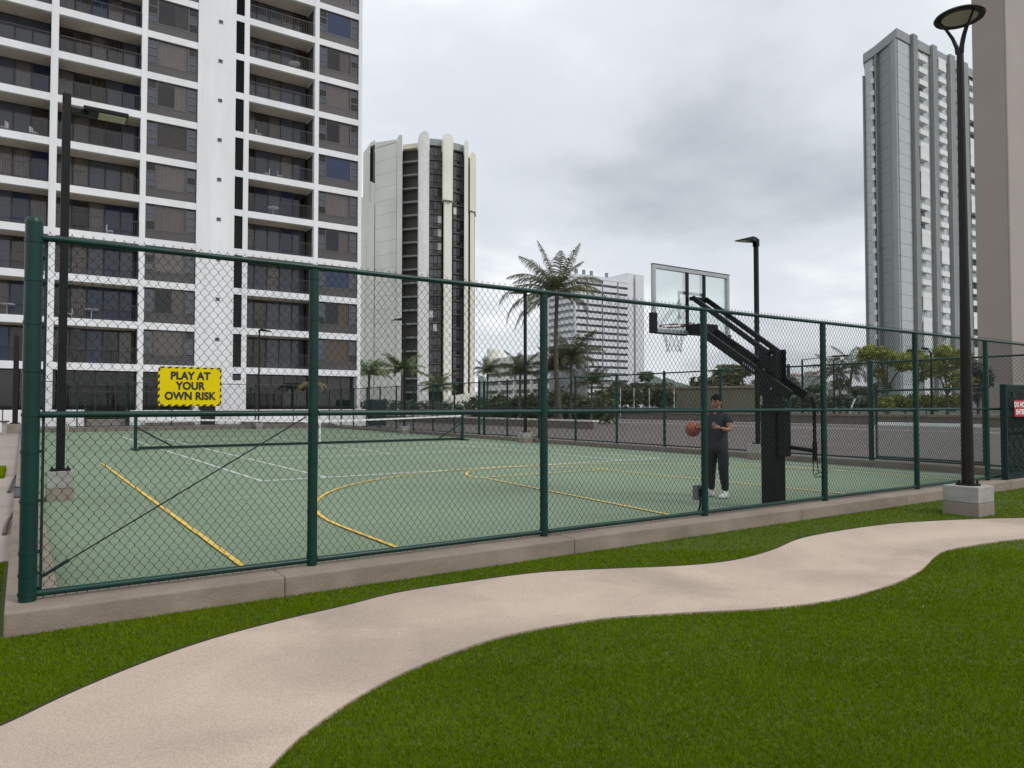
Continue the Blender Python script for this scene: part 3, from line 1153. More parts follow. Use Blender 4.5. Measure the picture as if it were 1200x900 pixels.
court_pole(0.50, 13.36, 6.42, 0.46, 'square black light pole on a concrete block just behind the near left fence corner', 1, 0.0, 0.118, True, 0.36)
court_pole(16.62, 12.62, 5.98, 0.43, 'square black light pole on a concrete block behind the basketball hoop', -1, 0.0, 0.10)
court_pole(16.62, 23.65, 5.98, 0.40, 'slim black light pole on a concrete block in front of the tall coconut palm', -1, 0.0, 0.10)
court_pole(16.62, 34.7, 5.98, 0.40, 'slim black light pole with short arm in front of the cream tower', -1, 0.0, 0.10)
court_pole(1.9, 46.6, 5.7, 0.40, 'thin dark light pole at the far left end of the court', 1, 0.0, 0.12)
court_pole(12.28, 46.6, 6.2, 0.40, 'thin dark light pole in front of the white tower balconies', 1, 0.0, 0.09)

# round disc lamp by the path
LX, LY = 10.78, 4.76
lp = thing('street_lamp', 'black garden lamp with round disc head on a concrete block beside the path', 'street lamp', (LX, LY, 0))
block(lp, 10.78, 4.76, 0.46, 0.385)
mb = MB()
mb.lathe([(0.15, 0.387), (0.15, 0.41), (0.001, 0.41)], (LX, LY, 0), 24)
for k in range(4):
    a = PI / 4 + k * PI / 2
    mb.tube([(LX + 0.115 * math.cos(a), LY + 0.115 * math.sin(a), 0.41), (LX + 0.115 * math.cos(a), LY + 0.115 * math.sin(a), 0.455)], 0.016, 6)
mb.build('base_plate', M['bronze'], lp)
ZF = 6.46
lean = 0.0
MB().tube([(LX, LY, 0.41), (LX, LY, 1.5), (LX, LY, 3.4), (LX, LY, ZF)], [0.078, 0.074, 0.058, 0.044], 20).build('pole', M['bronze'], lp, smooth=True)
ZD = 6.91
for k, a in enumerate((math.radians(125), math.radians(245), math.radians(5))):
    c, s = math.cos(a), math.sin(a)
    pts = []
    for t in (0, 0.2, 0.45, 0.7, 0.88, 1.0):
        rr = 0.028 + 0.235 * t ** 1.7
        pts.append((LX + c * rr, LY + s * rr, ZF - 0.06 + (ZD - ZF + 0.05) * t))
    MB().tube(pts, [0.032, 0.028, 0.023, 0.019, 0.017, 0.015], 8).build('fork_arm', M['bronze'], lp, smooth=True)
MB().lathe([(0.225, ZD - 0.015), (0.305, ZD - 0.02), (0.318, ZD), (0.305, ZD + 0.022), (0.17, ZD + 0.045), (0.001, ZD + 0.055)], (LX, LY, 0), 40).build('disc_head', M['bronze'], lp, smooth=True)
MB().lathe([(0.001, ZD - 0.012), (0.224, ZD - 0.012), (0.224, ZD + 0.01), (0.001, ZD + 0.01)], (LX, LY, 0), 36).build('diffuser', M['lens_grey'], lp)

# smaller lamps beyond the parking deck
for px_, py_, D, lab, two in ((940, 421, 62, 'small black street lamp with one arm just right of the hoop base', False),
                              (1091, 413, 52, 'small black street lamp with two arms among the lime green trees', True),
                              (977, 423, 75, 'small black street lamp beside the windblown palms', False)):
    p = gD(px_, py_, D)
    t = thing('street_lamp', lab, 'street lamp', (p[0], p[1], 0))
    MB().tube([(p[0], p[1], 0), (p[0], p[1], p[2])], [0.11, 0.075], 8).build('pole', M['black_steel'], t, smooth=True)
    arms = (-1.0, 1.0) if two else (1.0,)
    if px_ == 1091:
        arms = (-1.0,)
        MB().bar(Vector(p), Vector(p) + Vector(RT) * -1.25 + Vector((0, 0, 0.12)), 0.05, 0.05).build('arm', M['black_steel'], t)
        q = Vector(p) + Vector(RT) * -1.45 + Vector((0, 0, 0.13))
        MB().bar(q - Vector(RT) * 0.24, q + Vector(RT) * 0.24, 0.25, 0.12).build('lamp_head', M['black_steel'], t, bevel=0.03)
    for a in arms:
        l = 2.6 if px_ == 940 else 0.25
        e_ = Vector(p) + Vector(RT) * a * l + Vector((0, 0, 0.25))
        MB().bar(Vector(p) - Vector((0, 0, 0.05)), e_, 0.06, 0.06).build('arm', M['black_steel'], t)
        MB().bar(e_, e_ + Vector(RT) * a * (1.3 if px_ == 940 else 0.4) + Vector((0, 0, 0.06)), 0.30, 0.14).build('lamp_head', M['black_steel'], t, bevel=0.03)

# ------------------------------------------------------------------ basketball hoop
BK = M['black_steel']
hp = thing('basketball_hoop', 'black basketball goal with glass backboard and slanted arms by the near fence', 'basketball hoop', (9.0, 6.58, 0))
cx0, cx1, cy0, cy1 = 8.905, 9.135, 6.47, 6.71
MB().box(cx0 - 0.07, cx1 + 0.05, cy0 - 0.04, cy1 + 0.12, 0.001, 0.035).build('base_plate', BK, hp, bevel=0.004)
MB().box(cx0 - 0.006, cx1 + 0.006, cy0 - 0.006, cy1 + 0.006, 0.036, 1.50).build('pole_pad', BK, hp, bevel=0.03)
MB().box(cx0 + 0.01, cx1 - 0.01, cy0 + 0.02, cy1 - 0.02, 1.502, 2.27).build('post', BK, hp, bevel=0.008)
for x in (cx0 - 0.006, cx1 + 0.006 - 0.012):
    MB().box(x, x + 0.012, cy0 - 0.03, cy1 + 0.02, 1.62, 2.29).build('side_plate', BK, hp, bevel=0.004)
    for y, z in ((6.52, 1.72), (6.64, 2.0), (6.5, 2.2)):
        MB().tube([(x - 0.012, y, z), (x + 0.024, y, z)], 0.014, 8).build('bolt', M['alu'], hp)
BYB = 8.02
PB = Vector((0, BYB - 0.10, 2.745))
PR = Vector((0, 6.16, 1.62))
PT = Vector((0, 6.58, 2.25))
PU = Vector((0, BYB - 0.09, 3.20))
HX = 9.00
for sx in (-0.17, 0.17):
    MB().bar((HX + sx, PR.y, PR.z), (HX + sx, PB.y - 0.16, PB.z - 0.09), 0.05, 0.125).build('lower_arm', BK, hp, bevel=0.005)
    MB().bar((HX + sx * 0.9, PT.y - 0.05, PT.z - 0.02), (HX + sx * 0.9, PU.y, PU.z), 0.045, 0.075).build('upper_arm', BK, hp, bevel=0.004)
MB().box(HX - 0.20, HX + 0.20, BYB - 0.30, BYB - 0.028, 2.60, 2.77).build('head_bracket', BK, hp, bevel=0.01)
MB().box(HX - 0.17, HX + 0.17, BYB - 0.10, BYB - 0.028, 3.16, 3.22).build('head_bracket', BK, hp, bevel=0.01)
for yy in (7.0, 7.45):
    t_ = (yy - PR.y) / (PB.y - PR.y)
    MB().box(HX - 0.145, HX + 0.145, yy - 0.02, yy + 0.02, PR.z + t_ * (PB.z - PR.z) - 0.03, PR.z + t_ * (PB.z - PR.z) + 0.03).build('cross_brace', BK, hp)
MB().box(cx0 + 0.03, cx1 - 0.03, cy0 - 0.12, cy0 - 0.008, 0.75, 1.42).build('pole_pad', BK, hp, bevel=0.02)
# backboard
bx0, bx1, bz0, bz1 = 8.04, 9.82, 2.615, 3.665
MB().box(bx0 + 0.03, bx1 - 0.03, BYB + 0.006, BYB + 0.016, bz0 + 0.03, bz1 - 0.03).build('backboard_glass', M['board_glass'], hp)
fr = thing('backboard_frame', None, None, (0, 0, 0))
bpy.data.objects.remove(fr)
mb = MB()
mb.box(bx0, bx0 + 0.055, BYB - 0.025, BYB + 0.03, bz0, bz1)
mb.box(bx1 - 0.055, bx1, BYB - 0.025, BYB + 0.03, bz0, bz1)
mb.box(bx0 + 0.057, bx1 - 0.057, BYB - 0.025, BYB + 0.03, bz1 - 0.055, bz1)
mb.box(bx0 + 0.057, bx1 - 0.057, BYB - 0.025, BYB + 0.03, bz0, bz0 + 0.055)
mb.build('backboard_frame', M['alu'], hp)
mb = MB()
mb.box(bx0 - 0.004, bx1 + 0.004, BYB - 0.028, BYB + 0.033, bz1 + 0.001, bz1 + 0.014)
mb.build('frame_edge', BK, hp)
for x in (8.80, 9.20):
    MB().box(x - 0.028, x + 0.028, BYB - 0.027, BYB - 0.001, bz0 + 0.056, bz1 - 0.056).build('back_rail', BK, hp)
mb = MB()
mb.box(bx0 - 0.035, bx0 + 0.075, BYB - 0.035, BYB + 0.045, bz0 - 0.02, bz0 + 0.30)
mb.box(bx1 - 0.04, bx1 + 0.02, BYB - 0.035, BYB + 0.045, bz0 - 0.02, bz0 + 0.05)
mb.box(bx0 + 0.077, HX - 0.21, BYB - 0.034, BYB + 0.044, bz0 - 0.022, bz0 - 0.002)
mb.build('edge_padding', BK, hp, bevel=0.008)
# shooter's square
sq0, sq1, qz0, qz1 = 8.625, 9.235, 2.86, 3.31
mb = MB()
for a in ((sq0, sq0 + 0.05, qz0, qz1), (sq1 - 0.05, sq1, qz0, qz1), (sq0 + 0.05, sq1 - 0.05, qz1 - 0.05, qz1)):
    mb.box(a[0], a[1], BYB + 0.018, BYB + 0.022, a[2], a[3])
mb.build('target_square', M['tape'], hp)
RC = Vector((8.93, BYB + 0.40, 2.80))
mb = MB()
mb.tube([(RC.x + 0.228 * math.cos(2 * PI * i / 36), RC.y + 0.228 * math.sin(2 * PI * i / 36), RC.z) for i in range(37)], 0.011, 8, cap=False)
mb.box(RC.x - 0.09, RC.x + 0.09, BYB + 0.024, BYB + 0.17, RC.z - 0.03, RC.z - 0.012)
mb.box(RC.x - 0.09, RC.x + 0.09, BYB + 0.024, BYB + 0.032, RC.z - 0.10, RC.z + 0.02)
rim = mb.build('rim', M['rim_red'], hp, smooth=True)
mb = MB()
lv = [(0.222, 0.0), (0.20, -0.09), (0.165, -0.18), (0.135, -0.27), (0.12, -0.36), (0.125, -0.43)]
for k in range(12):
    for s in (1, -1):
        pts = []
        for i, (r, z) in enumerate(lv):
            a = 2 * PI * (k + s * i * 0.5) / 12
            pts.append((RC.x + r * math.cos(a), RC.y + r * math.sin(a), RC.z - 0.01 + z))
        mb.tube(pts, 0.0035, 4)
mb.build('net', M['net_white'], rim)
# height crank hanging behind the post
mb = MB()
mb.tube([(9.20, 6.10, 1.60), (9.26, 6.08, 1.48)], 0.022, 8)
mb.tube([(9.26, 6.08, 1.52), (9.26, 6.08, 0.92)], 0.024, 8)
mb.tube([(9.26, 6.08, 0.96), (9.26, 6.08, 0.70)], 0.034, 8)
mb.build('height_jack', BK, hp, smooth=True)
mb = MB()
mb.tube([(9.17, 6.45, 0.88), (9.25, 6.09, 0.84)], 0.03, 8)
mb.build('jack_bracket', BK, hp)
mb = MB()
hx, hy = 9.26, 6.08
pts = [(hx - 0.04, hy, 0.70), (hx - 0.04, hy, 0.52), (hx - 0.01, hy, 0.47), (hx + 0.25, hy - 0.02, 0.47), (hx + 0.27, hy - 0.02, 0.52), (hx + 0.10, hy, 0.53), (hx + 0.06, hy, 0.60), (hx + 0.06, hy, 0.70)]
mb.tube(pts, 0.007, 6)
mb.tube([(hx + 0.10, hy, 0.53), (hx + 0.0, hy, 0.50)], 0.007, 6)
mb.build('crank_handle', BK, hp, smooth=True)
mark = MB()
for i in range(6):
    t_ = 0.36 + i * 0.022
    yy = PR.y + t_ * (PB.y - 0.16 - PR.y)
    zz = PR.z + t_ * (PB.z - 0.09 - PR.z)
    if i == 0:
        mark.lathe([(0.018, -0.001), (0.024, -0.001), (0.024, 0.001), (0.018, 0.001)], (0, 0, 0), 12)
        mark.v = [(HX - 0.1965, yy - 0.05 + b, zz - 0.03 + a) for a, b, c in mark.v]
    mark.box(HX - 0.1975, HX - 0.1955, yy + 0.005, yy + 0.018, zz - 0.02, zz + 0.014)
mark.build('maker_mark', M['alu'], hp)

# electrical outlet box hung by the fence post next to the player
eb = thing('outlet_box', 'small grey outlet box on a stem beside the fence post near the player', 'outlet box', (6.77, 6.12, 0))
p = gY(820, 577, 6.1)
MB().box(p[0] - 0.075, p[0] + 0.055, 6.07, 6.15, p[2] - 0.09, p[2] + 0.09).build('box', M['box_grey'], eb, bevel=0.008)
MB().box(p[0] - 0.04, p[0] + 0.02, 6.058, 6.068, p[2] - 0.05, p[2] + 0.05).build('cover', M['black_steel'], eb, bevel=0.004)
MB().tube([(p[0] + 0.02, 6.11, p[2] - 0.09), (p[0] + 0.02, 6.11, 0.25), (p[0] - 0.03, 6.11, 0.15), (p[0] - 0.08, 6.11, 0.145)], 0.012, 8).build('conduit', M['black_steel'], eb, smooth=True)

# ------------------------------------------------------------------ basketball
bc = gD(812, 503, 11.75)
bl = thing('basketball', 'red and tan basketball in the air in front of the player', 'basketball', tuple(bc))
mb = MB()
mb.ell((0, 0, 0), 0.121, 0.121, 0.121, 32, 20)
mb.v = [(a + bc[0], b + bc[1], c + bc[2]) for a, b, c in mb.v]
mb.build('shell', M['ball'], bl, smooth=True)
mb = MB()
rb = 0.1213
rot = Matrix.Rotation(0.7, 3, 'X') @ Matrix.Rotation(0.5, 3, 'Y')
for f in (lambda t: (rb * math.cos(t), rb * math.sin(t), 0), lambda t: (rb * math.cos(t), 0, rb * math.sin(t)),
          lambda t: (rb * math.cos(t) * 0.72, rb * 0.69, rb * math.sin(t) * 0.72), lambda t: (rb * math.cos(t) * 0.72, -rb * 0.69, rb * math.sin(t) * 0.72)):
    mb.tube([Vector(bc) + rot @ Vector(f(2 * PI * i / 32)) for i in range(33)], 0.0035, 4, cap=False)
mb.build('seam', M['ball_pale'], bl)

# ------------------------------------------------------------------ tennis net
tn = thing('tennis_net', 'dark tennis net with white top tape on a portable green frame', 'tennis net', (CX, NY, 0))
nx0, nx1 = 3.10, 15.55
for x, s in ((nx0, 1), (nx1, -1)):
    MB().box(x - 0.05, x + 0.05, NY - 0.05, NY + 0.05, 0.02, 1.12).build('net_post', GS, tn, bevel=0.01)
    MB().bar((x + s * 0.02, NY, 0.75), (x + s * 1.15, NY, 0.08), 0.05, 0.05).build('brace', GS, tn)
    MB().box(x - 0.09, x + 0.09, NY - 0.45, NY + 0.45, 0.002, 0.06).build('foot', GS, tn, bevel=0.01)
MB().box(nx0 + 0.09, nx1 - 0.09, NY - 0.045, NY + 0.045, 0.02, 0.11).build('base_bar', M['green_wire'], tn, bevel=0.008)


def sag(x):
    t = (x - nx0) / (nx1 - nx0)
    return 1.07 - 0.16 * (1 - abs(2 * t - 1) ** 1.4)


mb = MB()
xs = np.linspace(nx0 + 0.05, nx1 - 0.05, 25)
for a, b in zip(xs[:-1], xs[1:]):
    for y in (NY - 0.012, NY + 0.012):
        mb.add([(a, y, sag(a) - 0.06), (b, y, sag(b) - 0.06), (b, y, sag(b)), (a, y, sag(a))], [(0, 1, 2, 3)])
    mb.add([(a, NY - 0.012, sag(a)), (b, NY - 0.012, sag(b)), (b, NY + 0.012, sag(b)), (a, NY + 0.012, sag(a))], [(0, 1, 2, 3)])
mb.build('top_tape', M['tape'], tn)
mb = MB()
for i in range(0, 250):
    x = nx0 + 0.05 + i * (nx1 - nx0 - 0.1) / 249
    mb.bar((x, NY, 0.11), (x, NY, sag(x) - 0.05), 0.004, 0.004)
for k in range(18):
    t = k / 18
    for a, b in zip(xs[:-1], xs[1:]):
        mb.bar((a, NY, 0.11 + (sag(a) - 0.17) * t), (b, NY, 0.11 + (sag(b) - 0.17) * t), 0.004, 0.004)
mb.build('net', M['net_black'], tn)
MB().bar((CX, NY - 0.02, 0.02), (CX, NY - 0.02, sag(CX)), 0.05, 0.006, up=(0, 1, 0)).build('centre_strap', M['tape'], tn)


# ------------------------------------------------------------------ the player
def skin_mesh(name, nodes, links, m, sub=2, root=0):
    """nodes: {key: (pos, rx, ry)}"""
    keys = list(nodes)
    me = bpy.data.meshes.new(name)
    me.from_pydata([nodes[k][0] for k in keys], [(keys.index(a), keys.index(b)) for a, b in links], [])
    o = bpy.data.objects.new(name, me)
    col.objects.link(o)
    sk = o.modifiers.new('skin', 'SKIN')
    sk.use_smooth_shade = True
    sk.branch_smoothing = 0.6
    for i, k in enumerate(keys):
        v = me.skin_vertices[0].data[i]
        v.radius = nodes[k][1:3]
        v.use_root = (i == root)
    ss = o.modifiers.new('sub', 'SUBSURF')
    ss.levels = sub
    ss.render_levels = sub
    bpy.context.view_layer.update()
    res = bpy.data.meshes.new_from_object(o.evaluated_get(bpy.context.evaluated_depsgraph_get()))
    bpy.data.objects.remove(o)
    res.materials.clear()
    res.materials.append(m)
    res.polygons.foreach_set('use_smooth', [True] * len(res.polygons))
    return res


PX, PY = 9.33, 7.86
PF = Vector((-0.97, -0.22, 0)).normalized()          # he faces the ball
PS = Vector((PF.y, -PF.x, 0))                         # his right hand side ... computed below
PSd = Vector((-PF.y, PF.x, 0))                        # his left-hand side (towards the lens)


def B(f, s, z):
    """body frame: f forward, s to his left, z up"""
    p = Vector((PX, PY, 0)) + PF * f + PSd * s
    return (p.x, p.y, z)


pl = thing('person', 'man in charcoal t-shirt and black trousers passing the ball beside the hoop', 'person', (PX, PY, 0))
bn, bl_ = {}, []
bn['pelvis'] = (B(0, 0, 0.86), 0.11, 0.10)
bn['waist'] = (B(0.01, 0, 1.02), 0.12, 0.10)
bn['chest'] = (B(0.0, 0, 1.22), 0.14, 0.11)
bn['neckb'] = (B(0.0, 0, 1.37), 0.085, 0.075)
bn['neck'] = (B(0.02, 0, 1.435), 0.056, 0.056)
bn['skull'] = (B(0.035, 0, 1.50), 0.07, 0.075)
bn['crown'] = (B(0.03, 0, 1.585), 0.066, 0.072)
bl_ += [('pelvis', 'waist'), ('waist', 'chest'), ('chest', 'neckb'), ('neckb', 'neck'), ('neck', 'skull'), ('skull', 'crown')]
hands = {}
for s, nm in ((1, 'l'), (-1, 'r')):
    bn['sho' + nm] = (B(0.0, 0.19 * s, 1.325), 0.062, 0.062)
    bn['elb' + nm] = (B(0.08, 0.25 * s, 1.08), 0.042, 0.042)
    bn['wri' + nm] = (B(0.27, 0.17 * s, 1.125), 0.028, 0.030)
    bn['palm' + nm] = (B(0.34, 0.16 * s, 1.145), 0.022, 0.038)
    bl_ += [('chest', 'sho' + nm), ('sho' + nm, 'elb' + nm), ('elb' + nm, 'wri' + nm), ('wri' + nm, 'palm' + nm)]
    for fi, (dz, ln, cu) in enumerate(((0.030, 0.085, 0.012), (0.010, 0.095, 0.016), (-0.010, 0.088, 0.02), (-0.030, 0.070, 0.026))):
        k1, k2, k3 = ['%s%d%s' % (q, fi, nm) for q in ('fa', 'fb', 'fc')]
        bn[k1] = (B(0.365, 0.16 * s, 1.148 + dz), 0.0095, 0.0095)
        bn[k2] = (B(0.365 + ln * 0.55, 0.155 * s, 1.166 + dz * 1.25), 0.0085, 0.0085)
        bn[k3] = (B(0.365 + ln * 0.95, (0.155 - cu) * s, 1.168 + dz * 1.35), 0.0075, 0.0075)
        bl_ += [('palm' + nm, k1), (k1, k2), (k2, k3)]
    bn['ta' + nm] = (B(0.325, 0.135 * s, 1.175), 0.011, 0.011)
    bn['tb' + nm] = (B(0.365, 0.115 * s, 1.195), 0.0095, 0.0095)
    bl_ += [('palm' + nm, 'ta' + nm), ('ta' + nm, 'tb' + nm)]
    hipf = 0.02 if s > 0 else -0.02
    bn['hip' + nm] = (B(0.0, 0.095 * s, 0.80), 0.07, 0.075)
    bn['knee' + nm] = (B(0.03 + hipf, 0.115 * s, 0.46), 0.056, 0.058)
    bn['ank' + nm] = (B(-0.01 + hipf, 0.135 * s, 0.09), 0.036, 0.038)
    bn['toe' + nm] = (B(0.13 + hipf, 0.15 * s, 0.04), 0.036, 0.03)
    bl_ += [('pelvis', 'hip' + nm), ('hip' + nm, 'knee' + nm), ('knee' + nm, 'ank' + nm), ('ank' + nm, 'toe' + nm)]
body = link('body', skin_mesh('body', bn, bl_, M['skin'], 2), pl)
# head: shaped ellipsoid with nose, ears, eyes, brow and mouth
hc = Vector(B(0.035, 0, 1.535))
ux, uy = PF, PSd
rotm = Matrix((ux, uy, Vector((0, 0, 1)))).transposed()
tilt = rotm @ Matrix.Rotation(math.radians(14), 3, 'Y')
mb = MB()
mb.ell((0, 0, 0), 0.096, 0.078, 0.118, 24, 18)
vv = []
for a, b, c in mb.v:
    if c < -0.02:
        k = (c + 0.02) / -0.098
        a = a * (1 - 0.22 * k) + 0.012 * k
        b *= (1 - 0.34 * k)
    if a > 0.055 and abs(b) < 0.022 and -0.045 < c < 0.022:      # nose
        a += 0.024 * (1 - abs(b) / 0.022) * (1 - abs(c + 0.022) / 0.045)
    if a > 0.05 and 0.01 < abs(b) < 0.05 and 0.0 < c < 0.035:      # eye sockets
        a -= 0.008
    vv.append((a, b, c))
mb.v = [tuple(hc + tilt @ Vector(p_)) for p_ in vv]
for s in (1, -1):
    mb.ell(tuple(hc + tilt @ Vector((-0.005, 0.079 * s, -0.005))), 0.02, 0.010, 0.033, 10, 8, rot=tilt)
head = mb.build('head', M['skin'], pl, smooth=True)
mb = MB()
for s in (1, -1):
    mb.ell(tuple(hc + tilt @ Vector((0.083, 0.031 * s, 0.013))), 0.007, 0.014, 0.007, 10, 6, rot=tilt)
mb.build('eye', M['eye'], head, smooth=True)
mb = MB()
for s in (1, -1):
    mb.ell(tuple(hc + tilt @ Vector((0.086, 0.032 * s, 0.034))), 0.008, 0.021, 0.005, 10, 6, rot=tilt)
mb.build('eyebrow', M['hair'], head, smooth=True)
MB().ell(tuple(hc + tilt @ Vector((0.083, 0, -0.060))), 0.010, 0.024, 0.008, 12, 6, rot=tilt).build('mouth', M['lip'], head, smooth=True)
mb = MB()
mb.ell((0, 0, 0), 0.104, 0.087, 0.116, 26, 18)
vv = []
hr = random.Random(4)
for a, b, c in mb.v:
    lim = 0.052 if a > 0.04 else (0.0 if a > -0.02 else -0.05)
    q = 1.0 + 0.05 * hr.uniform(-1, 1)
    a, b, c = a * q - 0.008, b * q, c * q + 0.012
    if c < lim:
        a, b = a * 0.86, b * 0.86
        c = max(c, lim - 0.02)
    vv.append((a, b, c))
mb.v = [tuple(hc + tilt @ Vector(p_)) for p_ in vv]
mb.build('hair', M['hair'], pl, smooth=True)
tsn = {'hem': (B(0.0, 0, 0.70), 0.185, 0.165), 'pel': (B(0.0, 0, 0.82), 0.20, 0.175), 'wai': (B(0.015, 0, 0.98), 0.20, 0.17), 'che': (B(0.01, 0, 1.20), 0.21, 0.16), 'nec': (B(0.0, 0, 1.385), 0.095, 0.085)}
tsl = [('hem', 'pel'), ('pel', 'wai'), ('wai', 'che'), ('che', 'nec')]
for s, nm in ((1, 'l'), (-1, 'r')):
    tsn['s' + nm] = (B(0.0, 0.175 * s, 1.325), 0.078, 0.078)
    tsn['e' + nm] = (B(0.045, 0.228 * s, 1.165), 0.068, 0.072)
    tsl += [('che', 's' + nm), ('s' + nm, 'e' + nm)]
link('t_shirt', skin_mesh('t_shirt', tsn, tsl, M['tshirt'], 2), pl)
trn = {'p': (B(0, 0, 0.90), 0.165, 0.145), 'q': (B(0, 0, 0.82), 0.165, 0.15)}
trl = [('p', 'q')]
for s, nm in ((1, 'l'), (-1, 'r')):
    hipf = 0.02 if s > 0 else -0.02
    trn['h' + nm] = (B(0.0, 0.100 * s, 0.74), 0.105, 0.11)
    trn['k' + nm] = (B(0.03 + hipf, 0.118 * s, 0.46), 0.083, 0.088)
    trn['c' + nm] = (B(0.01 + hipf, 0.128 * s, 0.27), 0.070, 0.076)
    trn['a' + nm] = (B(-0.01 + hipf, 0.135 * s, 0.10), 0.050, 0.055)
    trl += [('q', 'h' + nm), ('h' + nm, 'k' + nm), ('k' + nm, 'c' + nm), ('c' + nm, 'a' + nm)]
link('trousers', skin_mesh('trousers', trn, trl, M['trousers'], 2), pl)
for s in (1, -1):
    hipf = 0.02 if s > 0 else -0.02
    mb = MB()
    c = Vector(B(0.06 + hipf, 0.142 * s, 0.0))
    for zz, lx, wy, hh in ((0.0, 0.15, 0.052, 0.035), (0.035, 0.145, 0.050, 0.05)):
        pass
    mb.ell((0, 0, 0), 0.15, 0.054, 0.058, 20, 12)
    vv = []
    for a, b, cc in mb.v:
        cc = max(cc, -0.02)
        if cc > 0 and a < 0.02:
            cc *= 1.5
        vv.append((a, b, cc + 0.028))
    mb.v = [tuple(c + rotm @ Vector(p_)) for p_ in vv]
    sh = mb.build('shoe', M['shoe'], pl, smooth=True)
    mb = MB()
    for q in (0.0, 0.03, 0.06):
        a = c + rotm @ Vector((q + 0.01, -0.03, 0.088 - q * 0.45))
        b = c + rotm @ Vector((q + 0.01, 0.03, 0.088 - q * 0.45))
        mb.tube([a, b], 0.005, 5)
    mb.build('lace', M['box_grey'], sh)
MB().tube([Vector(B(0.243, 0.178, 1.09)), Vector(B(0.250, 0.176, 1.147))], 0.03, 12).build('wristwatch', M['eye'], pl, smooth=True)

# ------------------------------------------------------------------ left margin: hoses, kerb box, bench, post
for pts, lab in (([(22, 553), (17, 560), (12, 572), (10, 577)], 'short grey hose curving from the kerb onto the walk, the farther one'),
                 ([(23, 592), (14, 604), (8, 614), (5, 626)], 'short grey hose curving from the kerb onto the walk, the nearer one')):
    mb = MB()
    q = [gz(x, y, 0.10 - 0.085 * i / 3) for i, (x, y) in enumerate(pts)]
    mb.tube(smooth_line(q, 4), 0.022, 8)
    tag(mb.build('hose', M['hose'], smooth=True), lab, 'hose', 'hoses by the left kerb')
p = gz(21, 583, 0.14)
jb = thing('junction_box', 'small dark blue box on top of the left kerb', 'junction box', tuple(p))
MB().box(p[0] - 0.05, p[0] + 0.03, p[1] - 0.05, p[1] + 0.05, 0.142, 0.30).build('case', M['glass_blue'], jb, bevel=0.006)
MB().box(p[0] - 0.045, p[0] + 0.025, p[1] - 0.056, p[1] - 0.051, 0.16, 0.28).build('cover', M['box_grey'], jb)
bn_ = thing('bench', 'dark wooden bench on the walk at the left edge before the white wall', 'bench', (-1.6, 45.0, 0))
for k in range(4):
    MB().box(-2.9, -0.55, 44.6 + k * 0.16, 44.74 + k * 0.16, 0.62, 0.70).build('slat', M['wood'], bn_)
for x in (-2.7, -0.85):
    MB().box(x, x + 0.2, 44.65, 45.2, 0.0, 0.615).build('leg', M['block'], bn_, bevel=0.01)
bp_ = thing('light_pole', 'thin brown post on a low block at the far left of the walk', 'light pole', (-0.32, 46.6, 0))
MB().box(-0.75, 0.05, 46.3, 47.0, 0.0, 0.5).build('base_block', M['block_low'], bp_, bevel=0.02)
MB().box(-0.45, -0.20, 46.5, 46.75, 0.505, 5.2).build('pole', M['bronze'], bp_, bevel=0.01)
MB().box(-0.55, -0.10, 46.40, 46.85, 0.505, 0.56).build('base_plate', M['bronze'], bp_)
# ------------------------------------------------------------------ near white apartment tower
FYB = 52.0
at_ = thing('apartment_tower', 'white apartment tower with dark balconies and striped window bays at the left', 'building', (9.0, FYB, 0))
K = 13
ZS = [3.67 + 2.743 * k for k in range(K + 1)]
TH = 0.45
ZTOP = ZS[-1] + TH
X0B, X1B = -8.2, 21.22
for k, z in enumerate(ZS):
    MB().box(X0B + 0.01, X1B - 0.01, FYB + 0.006, FYB + 14.0, z, z + TH).build('floor_slab', M['white_paint'], at_)
MB().box(9.47, 11.92, FYB - 0.03, FYB + 14.004, -0.05, ZTOP + 0.6).build('wall', M['white_paint'], at_)
MB().box(X1B - 0.27, X1B, FYB - 0.012, FYB + 14.008, -0.05, ZTOP + 0.3).build('wall', M['white_paint'], at_)
MB().box(X0B, X0B + 0.3, FYB - 0.012, FYB + 14.008, -0.05, ZTOP + 0.3).build('wall', M['white_paint'], at_)
for a, b in ((-3.90, -3.52), (1.08, 1.47), (6.05, 6.39), (12.49, 12.83), (17.53, 17.85)):
    MB().box(a, b, FYB - 0.012, FYB + 0.40, -0.05, ZTOP + 0.3).build('column', M['white_paint'], at_)
MB().box(X0B + 0.4, X1B - 0.4, FYB + 3.6, FYB + 3.7, -0.05, ZTOP).build('unlit_room_sheet', M['interior'], at_)  # one dark sheet across the tower, standing for its unlit rooms
REC = 1.75
for a, b in ((1.14, 1.40), (6.10, 6.34), (12.54, 12.78), (17.58, 17.80), (-3.85, -3.57)):
    MB().box(a, b, FYB + 0.402, FYB + 3.59, -0.05, ZTOP).build('party_wall', M['spandrel_light'], at_)

rw = random.Random(21)


def curtain_mesh(w, h, seed, amp=0.018):
    r = random.Random(seed)
    mb = MB()
    n = max(8, int(w / 0.06))
    xs_ = [w * i / n for i in range(n + 1)]
    ph = r.uniform(0, 6)
    ys = [amp * math.sin(x * 34 + ph + 1.5 * math.sin(x * 7)) for x in xs_]
    for i in range(n):
        mb.add([(xs_[i], ys[i], 0), (xs_[i + 1], ys[i + 1], 0), (xs_[i + 1], ys[i + 1] * 0.8, h), (xs_[i], ys[i] * 0.8, h)], [(0, 1, 2, 3)])
    return mb


CW = {}
for cm in 'abcd':
    for w_ in (0.85, 1.0, 1.9):
        CW[(cm, w_)] = curtain_mesh(w_, 1.0, ord(cm)).mesh('curtain', M['curtain_' + cm], smooth=True)


